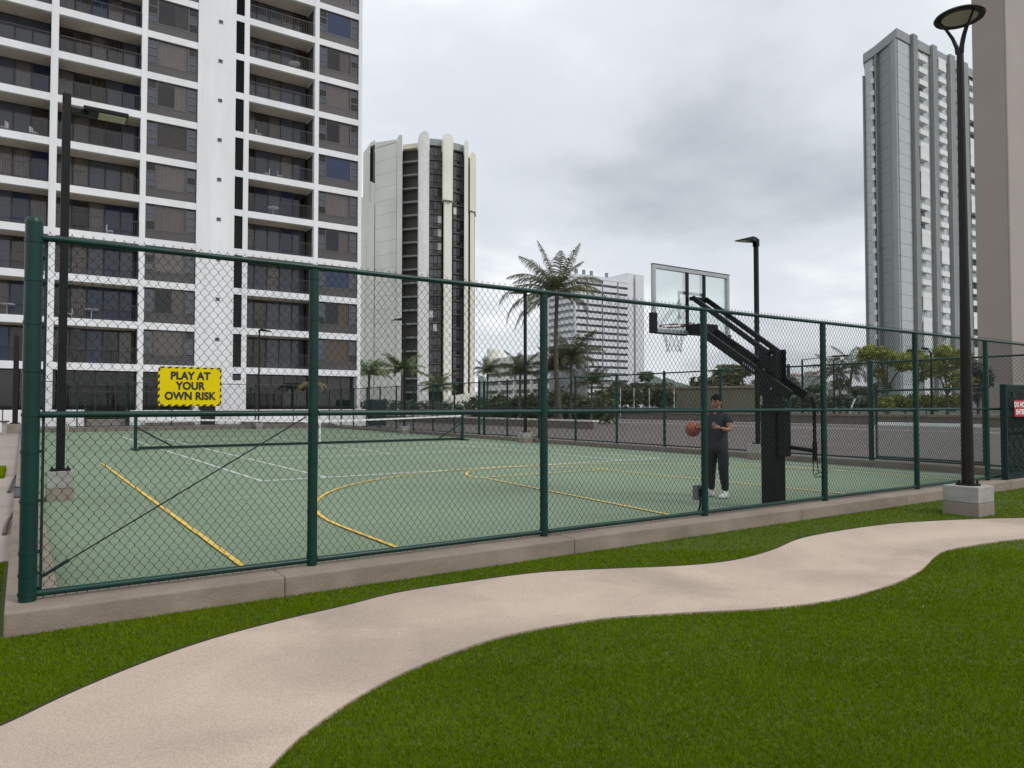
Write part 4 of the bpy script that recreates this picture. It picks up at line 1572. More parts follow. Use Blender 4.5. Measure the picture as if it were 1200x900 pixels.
def railing_mesh(L):
    mb = MB()
    mb.box(0, L, -0.022, 0.022, 0.98, 1.02)
    mb.box(0, L, -0.015, 0.015, 0.08, 0.11)
    n = int(L / 0.125)
    for i in range(n + 1):
        x = L * i / n
        t = 0.018 if i % 9 == 0 else 0.009
        mb.box(x - t, x + t, -t, t, 0.0 if i % 9 == 0 else 0.11, 0.98)
    return mb.mesh('railing', M['dark_frame'])


RM = railing_mesh(4.56)
DM = {}


def door_meshes(w, h):
    f = MB()
    t = 0.045
    f.box(0, t, -0.03, 0.03, 0, h)
    f.box(w - t, w, -0.03, 0.03, 0, h)
    f.box(t, w - t, -0.03, 0.03, 0, t)
    f.box(t, w - t, -0.03, 0.03, h - t, h)
    fm = f.mesh('glass_door', M['dark_frame'])
    pn = {}
    for nm in ('glass', 'glass_blue', 'glass_slate'):
        pn[nm] = MB().box(t, w - t, -0.006, 0.006, t, h - t).mesh('pane', M[nm])
    return fm, pn


HB = ZS[1] - ZS[0] - TH            # clear height between slabs
doors = door_meshes(0.915, HB)
NP = 5
for bx in (-3.52, 1.47, 12.83):
    styl = 'slate' if bx == 12.83 else 'taupe'
    for k in range(K):
        zf = ZS[k] + TH
        w = 4.58
        link('railing', RM, at_, loc=(bx + 0.01, FYB + 0.08, zf))
        # soffit under the slab above and a recessed back wall of sliding doors
        MB().box(bx + 0.002, bx + w - 0.002, FYB + 0.25, FYB + REC, ZS[k + 1] - 0.012, ZS[k + 1] - 0.004).build('balcony_ceiling', M['soffit'], at_)
        for i in range(NP):
            x = bx + 0.002 + i * 0.9155
            d_ = link('glass_door', doors[0], at_, loc=(x, FYB + REC, zf))
            u = rw.random()
            if styl == 'taupe':
                pm = 'glass_blue' if (i >= 2 and u < 0.28) else ('glass_slate' if (i >= 2 and u < 0.55) else 'glass')
            else:
                pm = 'glass_slate' if u < 0.45 else ('glass_blue' if u < 0.58 else 'glass')
            link('pane', doors[1][pm], d_, loc=(x, FYB + REC, zf))
            v = rw.random()
            if pm == 'glass' and v < 0.8:
                c = 'a' if v < 0.35 else ('d' if v < 0.55 else 'b')
                if k < 2 and bx > 10:
                    c = 'd'
                link('curtain', CW[(c, 0.85)], d_, loc=(x + 0.03, FYB + REC + 0.14, zf + 0.03), scl=(1, 1, HB - 0.06))

# window bays: a centre light with three small lights stacked either side, over a spandrel
SPH, WSIDE = 0.60, 0.50


def window_meshes(W):
    f = MB()
    t = 0.06
    H = HB - SPH
    f.box(0, t, 0, 0.08, 0, H)
    f.box(W - t, W, 0, 0.08, 0, H)
    f.box(t, W - t, 0, 0.08, H - t, H)
    f.box(t, W - t, 0, 0.08, 0, t)
    for x in (t + WSIDE, W - t - WSIDE - 0.07):
        f.box(x, x + 0.07, 0.002, 0.078, t, H - t)
    ph = (H - 2 * t) / 3
    for j in (1, 2):
        z = t + ph * j
        f.box(t, t + WSIDE, 0.004, 0.076, z - 0.045, z + 0.045)
        f.box(W - t - WSIDE, W - t, 0.004, 0.076, z - 0.045, z + 0.045)
    fm = f.mesh('window', M['spandrel_light'])
    wc = W - 2 * t - 2 * WSIDE - 0.14
    cp = {nm: MB().box(0, wc, -0.005, 0.005, 0, H - 2 * t).mesh('pane', M[nm]) for nm in ('glass', 'glass_blue', 'glass_slate')}
    sp = {nm: MB().box(0, WSIDE, -0.005, 0.005, 0, ph - 0.09).mesh('pane', M[nm]) for nm in ('glass', 'glass_blue', 'glass_slate')}
    sd = MB()
    sd.box(0.0, W, 0.01, 0.12, 0, SPH - 0.006)
    sd.box(0.0, W, -0.004, 0.009, SPH - 0.05, SPH - 0.006)
    return fm, cp, sp, sd.mesh('spandrel', M['spandrel']), H, ph, wc, t


for bx0_, bx1_ in ((6.392, 9.468), (17.852, 20.948)):
    W = bx1_ - bx0_
    fm, cp, sp, sd, H, ph, wc, t = window_meshes(W)
    for k in range(K):
        zf = ZS[k] + TH + 0.003
        yw = FYB + 0.10
        w_ = link('window', fm, at_, loc=(bx0_, yw, zf + SPH))
        link('spandrel', sd, w_, loc=(bx0_, yw - 0.01, zf))
        u = rw.random()
        pm = 'glass_blue' if u < 0.12 else 'glass'
        half = 0.12 <= u < 0.38
        link('pane', cp[pm], w_, loc=(bx0_ + t + WSIDE + 0.07, yw + 0.04, zf + SPH + t))
        for side in (0, 1):
            for j in range(3):
                x = bx0_ + t if side == 0 else bx1_ - t - WSIDE
                spm = 'glass_slate' if rw.random() < 0.75 else 'glass'
                link('pane', sp[spm], w_, loc=(x, yw + 0.04, zf + SPH + t + j * ph + 0.045))
        if pm == 'glass':
            v = rw.random()
            c = 'a' if v < 0.45 else ('b' if v < 0.85 else 'd')
            if k < 3 and bx0_ > 10:
                c = 'c'
            hf = 0.42 if half else 1.0
            link('curtain', CW[(c, 1.9)], w_, loc=(bx0_ + t + WSIDE + 0.05 + wc * (1 - hf), yw + 0.16, zf + SPH + t), scl=(hf * (wc + 0.04) / 1.9, 1, H - 2 * t))
        elif rw.random() < 0.6:
            link('curtain', CW[('b', 0.85)], w_, loc=(bx1_ - t - WSIDE - 0.95, yw + 0.16, zf + SPH + t), scl=(0.9, 1, H - 2 * t))
    # dark sheet standing for the unlit room behind
    MB().box(bx0_ + 0.1, bx1_ - 0.1, FYB + 0.95, FYB + 1.0, 0, ZTOP).build('unlit_room_sheet', M['interior'], at_)
# black louvre column beside the white wall
lm = MB()
lm.box(0, 0.55, 0.10, 0.12, 0, HB)
for i in range(22):
    z = 0.03 + i * (HB - 0.06) / 21
    lm.add([(0, 0.0, z - 0.02), (0.55, 0.0, z - 0.02), (0.55, 0.09, z + 0.05), (0, 0.09, z + 0.05)], [(0, 1, 2, 3)])
lme = lm.mesh('louvre_panel', M['louvre'])
for k in range(K):
    link('louvre_panel', lme, at_, loc=(11.93, FYB + 0.06, ZS[k] + TH))
# little wall vents
vx = gY(259, 28, FYB - 0.03)
vm = MB()
vm.box(0, 0.30, -0.02, 0.0, 0, 0.27)
vd = MB()
for i in range(2):
    vd.box(0.03, 0.27, -0.045, -0.021, 0.045 + i * 0.115, 0.125 + i * 0.115)
vme, vde = vm.mesh('wall_vent', M['grey_light']), vd.mesh('vent_flap', M['louvre'])
for k in range(-10, 5):
    z = vx[2] + 2.743 * k
    if z < 4.2 or z > ZTOP:
        continue
    v_ = link('wall_vent', vme, at_, loc=(vx[0] - 0.15, FYB - 0.031, z))
    link('vent_flap', vde, v_, loc=(vx[0] - 0.15, FYB - 0.031, z))
# ground storey: dark recessed glazing, dark doorway panel, beam
for a, b in ((-3.52, 1.08), (1.47, 6.05), (6.39, 9.47), (12.83, 17.53), (17.85, 20.95)):
    n = max(3, int((b - a) / 0.92))
    for i in range(n):
        x = a + (b - a) * i / n
        w = (b - a) / n - 0.004
        f = MB()
        f.box(x, x + 0.05, FYB + 0.70, FYB + 0.76, 0.0, ZS[0] - 0.004).box(x + 0.05, x + w, FYB + 0.70, FYB + 0.76, ZS[0] - 0.07, ZS[0] - 0.004).box(x + 0.05, x + w, FYB + 0.702, FYB + 0.758, 2.35, 2.42)
        fo = f.build('ground_floor_glazing', M['dark_frame'], at_)
        MB().box(x + 0.05, x + w, FYB + 0.725, FYB + 0.735, 0.02, ZS[0] - 0.075).build('pane', M['glass'], fo)
MB().box(11.97, 12.45, FYB + 0.02, FYB + 0.1, 3.25, 3.6).build('louvre_panel', M['louvre'], at_)
MB().box(9.75, 10.75, FYB - 0.062, FYB - 0.034, 0.0, 1.75).build('door', M['pane_dark'], at_)  # dark panel for an open niche, its shade put into the colour
MB().box(11.6, 12.49, FYB - 0.012, FYB + 0.4, -0.05, 3.2).build('wall', M['white_paint'], at_)


# furniture on the balconies
def chair_meshes():
    s = MB().box(-0.24, 0.24, -0.22, 0.22, 0.40, 0.43).mesh('seat', M['white_plastic'])
    b = MB().box(-0.23, 0.23, 0.19, 0.225, 0.431, 0.85).mesh('backrest', M['white_plastic'])
    l = MB().tube([(0, 0, 0), (0, 0, 0.40)], 0.018, 6).mesh('leg', M['white_plastic'])
    return s, b, l


CH = chair_meshes()
TBm = MB().lathe([(0.001, 0.68), (0.40, 0.68), (0.40, 0.71), (0.001, 0.71)], n=16).mesh('table_top', M['white_plastic'])
TLm = MB().tube([(0, 0, 0), (0, 0, 0.68)], 0.03, 6).mesh('pedestal', M['white_plastic'])


def chair(x, y, z, rz, label):
    t = thing('patio_chair', label, 'chair', (x, y, z), rz, 'white chairs on the tower balconies')
    t.scale = (0.85, 0.85, 0.8)
    for nm, me in (('seat', CH[0]), ('backrest', CH[1])):
        o = bpy.data.objects.new(nm, me)
        col.objects.link(o)
        o.parent = t
    for dx in (-0.2, 0.2):
        for dy in (-0.18, 0.18):
            o = bpy.data.objects.new('leg', CH[2])
            col.objects.link(o)
            o.parent = t
            o.location = (dx, dy, 0)


def table(x, y, z, label):
    t = thing('patio_table', label, 'table', (x, y, z), 0, 'white tables on the tower balconies')
    for nm, me in (('table_top', TBm), ('pedestal', TLm)):
        o = bpy.data.objects.new(nm, me)
        col.objects.link(o)
        o.parent = t


def floor_at(px_, py_):
    p = gY(px_, py_, FYB + 0.8)
    fl = min((z + TH for z in ZS), key=lambda q: abs(q - p[2]))
    return p[0], fl


for px_, py_, kind, lab in ((4, 160, 'c', 'white plastic chair at the left edge, beside the light pole top'),
                            (40, 162, 'c', 'white plastic chair on the leftmost balcony left of the light pole top'),
                            
                            
                            (345, 78, 't', 'white table at the right end of a high balcony in the right bay'),
                            (303, 164, 'c', 'white chair at the left end of a balcony in the right bay'),
                            (312, 208, 'c', 'white chair on the right bay balcony, left of its pair'),
                            (328, 212, 'c', 'white chair on the right bay balcony, right of its pair'),
                            (320, 254, 't', 'white table on the right bay balcony above the near fence'),
                            (8, 372, 't', 'white table on a low balcony left of the fence corner post'),
                            (80, 375, 'c', 'white chair on a low balcony just right of the light pole'),
                            (107, 375, 't', 'white table on a low balcony seen through the mesh'),
                            (128, 275, 'c', 'white chair on the balcony just above the near fence rail')):
    x, z = floor_at(px_, py_)
    if kind == 'c':
        chair(x, FYB + 0.75, z, rnd.uniform(-0.5, 0.5) + (PI / 2 if rnd.random() < 0.5 else -PI / 2), lab)
    else:
        table(x, FYB + 0.8, z, lab)

# low white garden wall, steps and stair rail in front of the tower
gw_ = thing('garden_wall', 'low white wall at the foot of the apartment tower', 'wall', (10, 49.4, 0))
for a, b, h in ((-8, -0.95, 1.22), (-0.9, 3.0, 1.22), (5.4, 9.4, 1.18), (10.95, 20.6, 1.20)):
    MB().box(a, b, 49.4, 49.65, -0.05, h).build('wall_section', M['white_paint'], gw_, bevel=0.015)
for a, b in ((6.3, 9.0), (12.0, 16.0)):
    MB().box(a, b, 48.9, 49.39, -0.05, 0.42).build('ledge', M['kerb'], gw_, bevel=0.015)
    MB().box(a - 0.1, b + 0.1, 48.85, 49.392, 0.424, 0.52).build('ledge_cap', M['white_paint'], gw_, bevel=0.01)
st_ = thing('garden_steps', 'short grey steps with a dark railing in the gap of the white wall', 'steps', (4.2, 49.4, 0))
for i in range(4):
    MB().box(3.05, 5.35, 49.3 + i * 0.32, 49.3 + 2.2, -0.05 + i * 0.17 + (0.002 if i else 0), 0.12 + i * 0.17).build('step', M['steps'], st_)
for x in (3.1, 5.3):
    mb = MB()
    mb.tube([(x, 49.1, 0.95), (x, 50.6, 1.55)], 0.025, 6)
    for i in range(8):
        y = 49.15 + i * 0.2
        mb.tube([(x, y, 0), (x, y, 0.97 + (y - 49.1) * 0.4)], 0.014, 5)
    mb.build('railing', M['dark_frame'], st_)

# ------------------------------------------------------------------ cream fluted tower beyond
DW = 150.0


def wv(px_):
    return ((px_ - 497) / 62.0) ** 2 * 6.5


def wp(px_, dv=0.0):
    v = wv(px_) + dv
    p = FH * (DW + v) + RT * ((px_ - 600) / FPX * (DW + v))
    return (p[0], p[1])


def wz(y, px_=497):
    return (475 - y) / FPX * (DW + wv(px_)) + HC


ct = thing('cream_tower', 'cream fluted tower with dark window strips behind the white apartment tower', 'building', (*wp(492, 8), 0))
FL = 16.2 / FPX * DW
core = [wp(425, 3.0), wp(437, 3.0), wp(470, 3.4), wp(497, 3.0), wp(530, 3.0), wp(548, 3.0), wp(556, 4.0), wp(552, 18), wp(497, 24), wp(432, 18)]
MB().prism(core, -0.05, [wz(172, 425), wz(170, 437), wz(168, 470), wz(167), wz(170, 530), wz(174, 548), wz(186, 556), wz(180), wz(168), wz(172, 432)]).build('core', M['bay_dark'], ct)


def zs(z, px_):
    return (z - HC) * (DW + wv(px_)) / DW + HC if z > HC else z


def strip(a, b, d0, d1, z0, z1, name, m, bev=0.0):
    z0, z1 = zs(z0, (a + b) / 2), zs(z1, (a + b) / 2)
    return MB().prism([wp(a, d0), wp(b, d0), wp(b, d1), wp(a, d1)], z0, z1).build(name, m, ct, bevel=bev)


# left wall of precast panels with open joints
z = -0.05
i = 0
jz = [wz(184 + 16.2 * q) for q in range(19, -1, -1)] + [wz(167)]
z0 = -0.05
for z1 in jz:
    if z1 - z0 < 0.5:
        continue
    strip(438, 463.5, 0.0, 3.2, z0 + 0.04, z1, 'wall_panel', M['cream'])
    z0 = z1
MB().prism([wp(438, -0.1), wp(463.5, -0.1), wp(463.5, 3.2), wp(438, 3.2)], zs(wz(167), 450) + 0.02, [wz(164, 438), wz(160.5, 463), wz(160.5, 463), wz(164, 438)]).build('parapet', M['cream'], ct)
# chamfered left corner with a tall slit window
MB().prism([wp(424, 1.2), wp(432, 0.3), wp(432, 3.2), wp(424, 3.2)], wz(285, 431), [wz(171, 431), wz(165, 431), wz(165, 431), wz(171, 431)]).build('corner_pier', M['cream'], ct)
strip(432.2, 437.8, 1.0, 3.2, wz(209), wz(169), 'slit_window', M['pane_dark'])
MB().prism([wp(432.1, 0.5), wp(437.9, 0.1), wp(437.9, 3.2), wp(432.1, 3.2)], [wz(480, 431), wz(480, 431), wz(480, 431), wz(480, 431)], [wz(209.3, 431), wz(215, 431), wz(215, 431), wz(209.3, 431)]).build('corner_pier', M['cream'], ct)
MB().prism([wp(432.1, 0.4), wp(437.9, 0.05), wp(437.9, 3.2), wp(432.1, 3.2)], wz(168.6, 431), [wz(164, 431), wz(163.5, 431), wz(163.5, 431), wz(164, 431)]).build('corner_pier', M['cream'], ct)
MB().prism([wp(418, 2.2), wp(428, 0.8), wp(428, 3.2), wp(418, 3.2)], -0.05, [wz(222, 431), wz(226, 431), wz(226, 431), wz(222, 431)]).build('lower_wing', M['cream'], ct)
MB().prism([wp(428.2, 0.4), wp(437.5, -0.3), wp(437.5, 0.04), wp(428.2, 0.9)], -0.05, [wz(232, 431), wz(240, 431), wz(240, 431), wz(232, 431)]).build('lower_wing', M['cream'], ct)


def fin(a, b, proud, ybot, ypeak, yside, m, name='fin', back=3.4):
    w_ = b - a
    ybot, ypeak, yside = (zs(q_, (a + b) / 2) for q_ in (ybot, ypeak, yside))
    MB().prism([wp(a, 0.4), wp(a + w_ * 0.10, -proud), wp(a + w_ * 0.50, -proud), wp(b - w_ * 0.08, -proud), wp(b, 0.4), wp(b, back), wp(a, back)], ybot,
               [yside - 0.3, yside + (ypeak - yside) * 0.35, ypeak, ypeak - (ypeak - yside) * 0.3, yside, yside, yside - 0.3]).build(name, m, ct)


fin(463.6, 470.5, 0.7, -0.05, wz(156), wz(160.5), M['cream'])
fin(488.8, 502.2, 0.9, -0.05, wz(151.5), wz(159), M['cream_fin'])
fin(517.3, 530.3, 1.0, wz(234), wz(154.5), wz(160.5), M['cream'])
fin(519.0, 529.2, 0.3, -0.05, wz(235), wz(235), M['cream'])
fin(543.3, 548.6, 0.7, -0.05, wz(162), wz(168), M['cream'])
fin(549.6, 557.4, 0.9, wz(247), wz(176.5), wz(184), M['cream_yel'])
fin(550.2, 555.6, 0.5, -0.05, wz(248), wz(248), M['cream_yel'])
# roof blocks between the fins
strip(471, 488.5, 0.8, 3.4, wz(169), wz(163.5), 'parapet', M['cream_yel'])
strip(502.4, 517.0, 0.7, 3.4, wz(165.5), wz(158), 'parapet', M['grey_mid'])
strip(530.5, 543.0, 0.7, 3.4, wz(172), wz(164), 'parapet', M['grey_mid'])
mb = MB()
for a, b, y in ((472, 474.5, 160), (476, 478, 158.5), (479, 483, 159.5)):
    mb.prism([wp(a, 5), wp(b, 5), wp(b, 7), wp(a, 7)], wz(166), wz(y))
mb.build('rooftop_plant', M['bay_dark'], ct)
# recessed bay with a ledge on every floor
for q in range(19):
    y = 184 + 16.2 * q
    if y > 470:
        break
    strip(470.8, 488.6, 1.1, 3.5, wz(y + 1.1), wz(y - 0.9), 'bay_ledge', M['grey_dark'])
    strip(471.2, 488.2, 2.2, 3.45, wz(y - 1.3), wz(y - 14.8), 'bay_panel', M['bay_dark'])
# window bays
for a, b, yo in ((502.5, 516.9, 182), (530.6, 542.9, 189)):
    for q in range(19):
        y = yo + 16.2 * q
        if y > 462:
            break
        w = MB().prism([wp(a, 1.4), wp(b, 1.4), wp(b, 3.2), wp(a, 3.2)], zs(wz(y + 1.0), (a + b) / 2), zs(wz(y - 15.0), (a + b) / 2)).build('window', M['dark_frame'], ct)
        strip(a - 0.2, b + 0.2, 0.9, 1.39, wz(y + 1.2), wz(y - 0.6), 'window_sill', M['spandrel_light'])
        n = 3
        for j in range(n):
            aa = a + (b - a) * (j + 0.06) / n
            bb = a + (b - a) * (j + 0.94) / n
            u = rw.random()
            pm = M['pane_grey'] if u < 0.8 else (M['pane_dark'] if u < 0.96 else M['pane_white'])
            MB().prism([wp(aa, 1.32), wp(bb, 1.32), wp(bb, 1.39), wp(aa, 1.39)], zs(wz(y - 5.3), (a + b) / 2), zs(wz(y - 14.3), (a + b) / 2)).build('pane', pm, w)
            MB().prism([wp(aa, 1.34), wp(bb, 1.34), wp(bb, 1.39), wp(aa, 1.39)], zs(wz(y - 1.6), (a + b) / 2), zs(wz(y - 4.5), (a + b) / 2)).build('pane', M['pane_dark'] if j == 1 else M['pane_grey'], w)
for q in range(16):
    y = 262 + 16.2 * q
    if y > 460:
        break
    strip(548.7, 549.5, 1.5, 3.2, wz(y + 3), wz(y - 3), 'slit_window', M['pane_dark'])
MB().prism([wp(528, -6), wp(562, -7), wp(562, 3.0), wp(528, 0.2)], -0.05, [wz(464), wz(459), wz(459), wz(464)]).build('podium', M['cream'], ct)

# ------------------------------------------------------------------ grey tower at the right
P0 = gD(1064, 475, 168.0)
YG = P0[1]


def gxx(px_):
    return gY(px_, 475, YG)[0]


gt = thing('grey_tower', 'tall grey concrete tower with white balcony stacks behind the disc lamp', 'building', (P0[0] + 10, YG + 10, 0))
ZG = gY(1064, 41, YG)[2]
FLG = gY(1085, 100, YG)[2] - gY(1085, 114.15, YG)[2]
XL = gxx(1057)
XR = gxx(1160)
# body
D0 = float(XL * FH[0] + YG * FH[1])


def pd(px_, d):
    p = FH * d + RT * ((px_ - 600) / FPX * d)
    return (p[0], p[1])


gcore = [(XL + 0.1, YG + 0.28), (XR + 30, YG + 0.28), pd(1290, D0 + 70), pd(1024, D0 + 30), pd(1019.0, D0 + 12.9), pd(1028.4, D0 + 9.9), pd(1034.7, D0 + 8.5)]
MB().prism(gcore, -0.05, ZG - 2.2).build('core', M['grey_mid'], gt)
gpar = [(XL - 0.2, YG - 0.25), (XR + 30, YG - 0.25), pd(1291, D0 + 69), pd(1023, D0 + 30), pd(1017.0, D0 + 12.4), pd(1030, D0 + 8.6)]
MB().prism(gpar, ZG - 2.19, ZG).build('parapet', M['grey_mid'], gt)
NF = int(ZG / FLG)


def gpanels(x0, x1, m, y0=-0.02):
    me = MB().box(0, x1 - x0, 0, 0.3, 0, FLG - 0.07).mesh('wall_panel', m)
    for q in range(NF):
        z = ZG - 2.25 - (q + 1) * FLG
        if z < -1:
            break
        link('wall_panel', me, gt, loc=(x0, YG + y0, z))


gpanels(XL, gxx(1072.8), M['grey_light'])
for a, b in ((1072.9, 1078), (1096.2, 1101), (1116.5, 1122.3), (1133, 1137.5)):
    x0, x1 = gxx(a), gxx(b)
    MB().box(x0, x1, YG - 0.9, YG + 0.3, -0.05, ZG + 0.25).build('fin', M['grey_dark'], gt)
    if a > 1073:
        MB().box(x0 - 0.04, x0 + 0.3, YG - 0.93, YG + 0.28, -0.05, ZG + 0.2).build('fin_edge', M['grey_mid'], gt)
for a, b in ((1088.2, 1096), (1110.2, 1116.4)):
    gpanels(gxx(a), gxx(b), M['grey_light'], 0.1)
for a, b in ((1078.2, 1088), (1101.2, 1110), (1122.5, 1126.5), (1137.6, 1143), (1143.2, 1152)):
    x0, x1 = gxx(a), gxx(b)
    w = x1 - x0
    bal = MB()
    bal.box(0.02, w, -1.15, 0.25, -0.12, 0.10)
    bal.box(0.02, w, -1.15, -1.0, 0.101, 1.12)
    bal.box(w - 0.12, w - 0.001, -0.999, 0.2, 0.101, 1.12)
    bme = bal.mesh('balcony', M['rail_white'])
    gme = MB().box(0.1, w - 0.1, 0.17, 0.26, 0.12, FLG - 0.2).mesh('balcony_door', M['pane_grey'])
    gm2 = MB().box(0.05, w - 0.05, 0.17, 0.26, 0.12, FLG - 0.2).mesh('balcony_door', M['rail_white'])
    sme = MB().box(0.02, w, -1.13, -1.02, 1.122, FLG - 0.13).mesh('lanai_screen', M['rail_white'])
    for q in range(NF):
        z = ZG - 2.3 - (q + 1) * FLG
        if z < 2:
            break
        b_ = link('balcony', bme, gt, loc=(x0, YG, z))
        link('balcony_door', gme if rw.random() < 0.18 else gm2, b_, loc=(x0, YG, z))
        if rw.random() < 0.22 or a > 1130 and rw.random() < 0.3:
            link('lanai_screen', sme, b_, loc=(x0, YG, z))
# left return: darker splayed face, slot of windows, pale strip
A0 = Vector((XL, YG, 0))
dR = Vector(RT)
dF = Vector(FH)


def splay(pxa, da, pxb, db, name, m, proud=0.0, floors=True, z1=None):
    """wall panels between two picture columns at their own depths"""
    a = dF * da + dR * ((pxa - 600) / FPX * da)
    b = dF * db + dR * ((pxb - 600) / FPX * db)
    d = (b - a).normalized()
    n = Vector((d.y, -d.x, 0))
    if n.dot(dF) > 0:
        n = -n
    L = (b - a).length
    a = a + n * proud
    ang = math.atan2(d.y, d.x)
    sgn = -1 if (Matrix.Rotation(ang, 3, 'Z') @ Vector((0, 1, 0))).dot(n) > 0 else 1
    if floors:
        me = MB().box(0, L, *sorted((0, 0.35 * sgn)), 0, FLG - 0.07).mesh(name, m)
        for q in range(NF):
            z = ZG - 2.25 - (q + 1) * FLG
            if z < -1:
                break
            o = link(name, me, gt, loc=(a.x, a.y, z), rot=(0, 0, ang))
    else:
        me = MB().box(0, L, *sorted((0, 0.35 * sgn)), -0.05, z1).mesh(name, m)
        link(name, me, gt, loc=(a.x, a.y, 0), rot=(0, 0, ang))


splay(1034.5, D0 + 8.2, 1056.8, D0, 'wall_panel', M['grey_dark'])
splay(1031, D0 + 7.6, 1034.6, D0 + 8.0, 'pier', M['grey_dark'], 0.25, False, ZG - 2.2)
splay(1028.2, D0 + 9.6, 1031.2, D0 + 9.2, 'window_slot', M['pane_dark'], 0.0, False, ZG - 4)
for q in range(NF):
    z = ZG - 3.0 - (q + 1) * FLG
    if z < 0:
        break
    a = dF * (D0 + 9.0) + dR * ((1028.8 - 600) / FPX * (D0 + 9.0))
    MB().box(a.x - 0.5, a.x + 0.5, a.y - 0.4, a.y + 0.4, z, z + 1.2).build('slot_ledge', M['rail_white'], gt)
splay(1018.5, D0 + 12.6, 1028.2, D0 + 9.6, 'wall_panel', M['grey_light'])
splay(1016.6, D0 + 12.4, 1019, D0 + 12.8, 'pier', M['grey_dark'], 0.2, False, ZG - 5.5)

# ------------------------------------------------------------------ plain beige tower at the right edge
bt = thing('beige_tower', 'plain beige windowless tower wall at the right edge', 'building', tuple(gD(1188, 475, 140) * np.array([1, 1, 0])))
q = gD(1188, 475, 140)
MB().box(q[0] + 0.01, q[0] + 12, q[1], q[1] + 5.9, -0.05, 120).build('wall', M['beige_b'], bt)  # width beyond view kept short so the sun reaches the grey tower
MB().box(q[0] - 0.25, q[0] + 0.0, q[1] + 0.3, q[1] + 6.05, -0.05, 119.9).build('side_wall', M['beige'], bt)
for zz in range(0, 120, 12):
    MB().box(q[0] - 0.22, q[0] + 0.1, q[1] + 0.02, q[1] + 0.28, zz, zz + 11.94).build('corner_strip', M['beige'], bt)

# ------------------------------------------------------------------ pale hotel slab
hq = gD(700, 475, 297)
YH = hq[1]
ht = thing('hotel', 'pale many-storeyed hotel with balcony bands behind the coconut palm', 'building', (hq[0], YH, 0))


def hxx(px_):
    return gY(px_, 475, YH)[0]


ZH = gY(706, 326, YH)[2]
hx0, hx1 = hxx(675), hxx(737)
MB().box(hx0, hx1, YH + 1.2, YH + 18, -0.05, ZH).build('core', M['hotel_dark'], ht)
MB().box(hx0 - 0.3, hx0 - 0.001, YH - 0.2, YH + 19, -0.05, ZH + 0.2).build('end_wall', M['hotel'], ht)
FH_ = 8.05 / FPX * 297
bme = MB().box(0, hx1 - hx0, 0, 1.19, 0, 1.75).mesh('balcony_band', M['hotel'])
for k in range(30):
    z = ZH - 2.6 - k * FH_
    if z < 0:
        break
    link('balcony_band', bme, ht, loc=(hx0, YH, z))
MB().box(hx0, hx1 + 0.1, YH - 0.1, YH + 18, ZH - 0.8, ZH + 0.5).build('parapet', M['hotel'], ht)
for px_ in (688.5, 706.5, 724.5):
    x = hxx(px_)
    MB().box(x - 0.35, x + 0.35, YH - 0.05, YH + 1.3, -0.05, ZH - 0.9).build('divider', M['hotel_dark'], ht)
MB().box(hx1 + 0.1, hxx(743.8), YH + 0.4, YH + 14, -0.05, gY(740, 320, YH)[2]).build('stair_tower', M['hotel'], ht)
MB().box(hxx(743.9), hxx(746.2), YH + 1.5, YH + 13, -0.05, gY(745, 326, YH)[2]).build('glazed_slot', M['hotel_dark'], ht)
MB().box(hxx(746.3), hxx(756), YH + 0.4, YH + 14, -0.05, gY(750, 322, YH)[2]).build('stair_tower', M['hotel'], ht)
for px_ in (682, 691, 700, 718):
    x = hxx(px_)
    MB().box(x - 0.5, x + 0.5, YH + 3, YH + 4, ZH + 0.5, ZH + 3.2).build('roof_vent', M['hotel_dark'], ht)
# side elevation towards the left
sx = hx0
for k in range(30):
    z = ZH - 2.6 - k * FH_
    if z < 0:
        break
    MB().box(sx - 1.3, sx - 0.31, YH + 1, YH + 17, z, z + 1.5).build('side_band', M['hotel'], ht)
MB().box(sx - 0.8, sx - 0.302, YH + 1.2, YH + 16.8, -0.05, ZH - 0.5).build('side_recess', M['grey_mid'], ht)

# low cream block between the towers
lq = gD(612, 475, 240)
lb = thing('low_block', 'low cream apartment block with dark bands behind the palms', 'building', (lq[0], lq[1], 0))
XLb = lq[0]
zt = gX(600, 421, XLb)[2]
y_a, y_b = gX(641, 475, XLb)[1], gX(567, 475, XLb)[1]
MB().box(XLb + 1.0, XLb + 16, y_a, y_b, -0.05, zt).build('core', M['hotel_dark'], lb)
for k in range(6):
    z = zt - 1.4 - k * 3.0
    if z < 0:
        break
    MB().box(XLb, XLb + 1.0, y_a, y_b, z, z + 1.7).build('balcony_band', M['cream'], lb)
MB().box(XLb - 0.1, XLb + 16.2, y_a - 0.1, y_b + 0.1, zt, zt + 0.9).build('parapet', M['cream'], lb)
for px_ in (585, 602, 622):
    y = gX(px_, 475, XLb)[1]
    MB().box(XLb - 0.05, XLb + 1.02, y - 0.5, y + 0.5, -0.05, zt).build('divider', M['cream'], lb)
c = gX(580, 412, XLb + 6)
MB().lathe([(3.0, zt + 0.9), (3.0, zt + 4.5), (2.6, zt + 5.2), (0.01, zt + 5.4)], (c[0], c[1], 0), 16).build('roof_tank', M['cream'], lb)

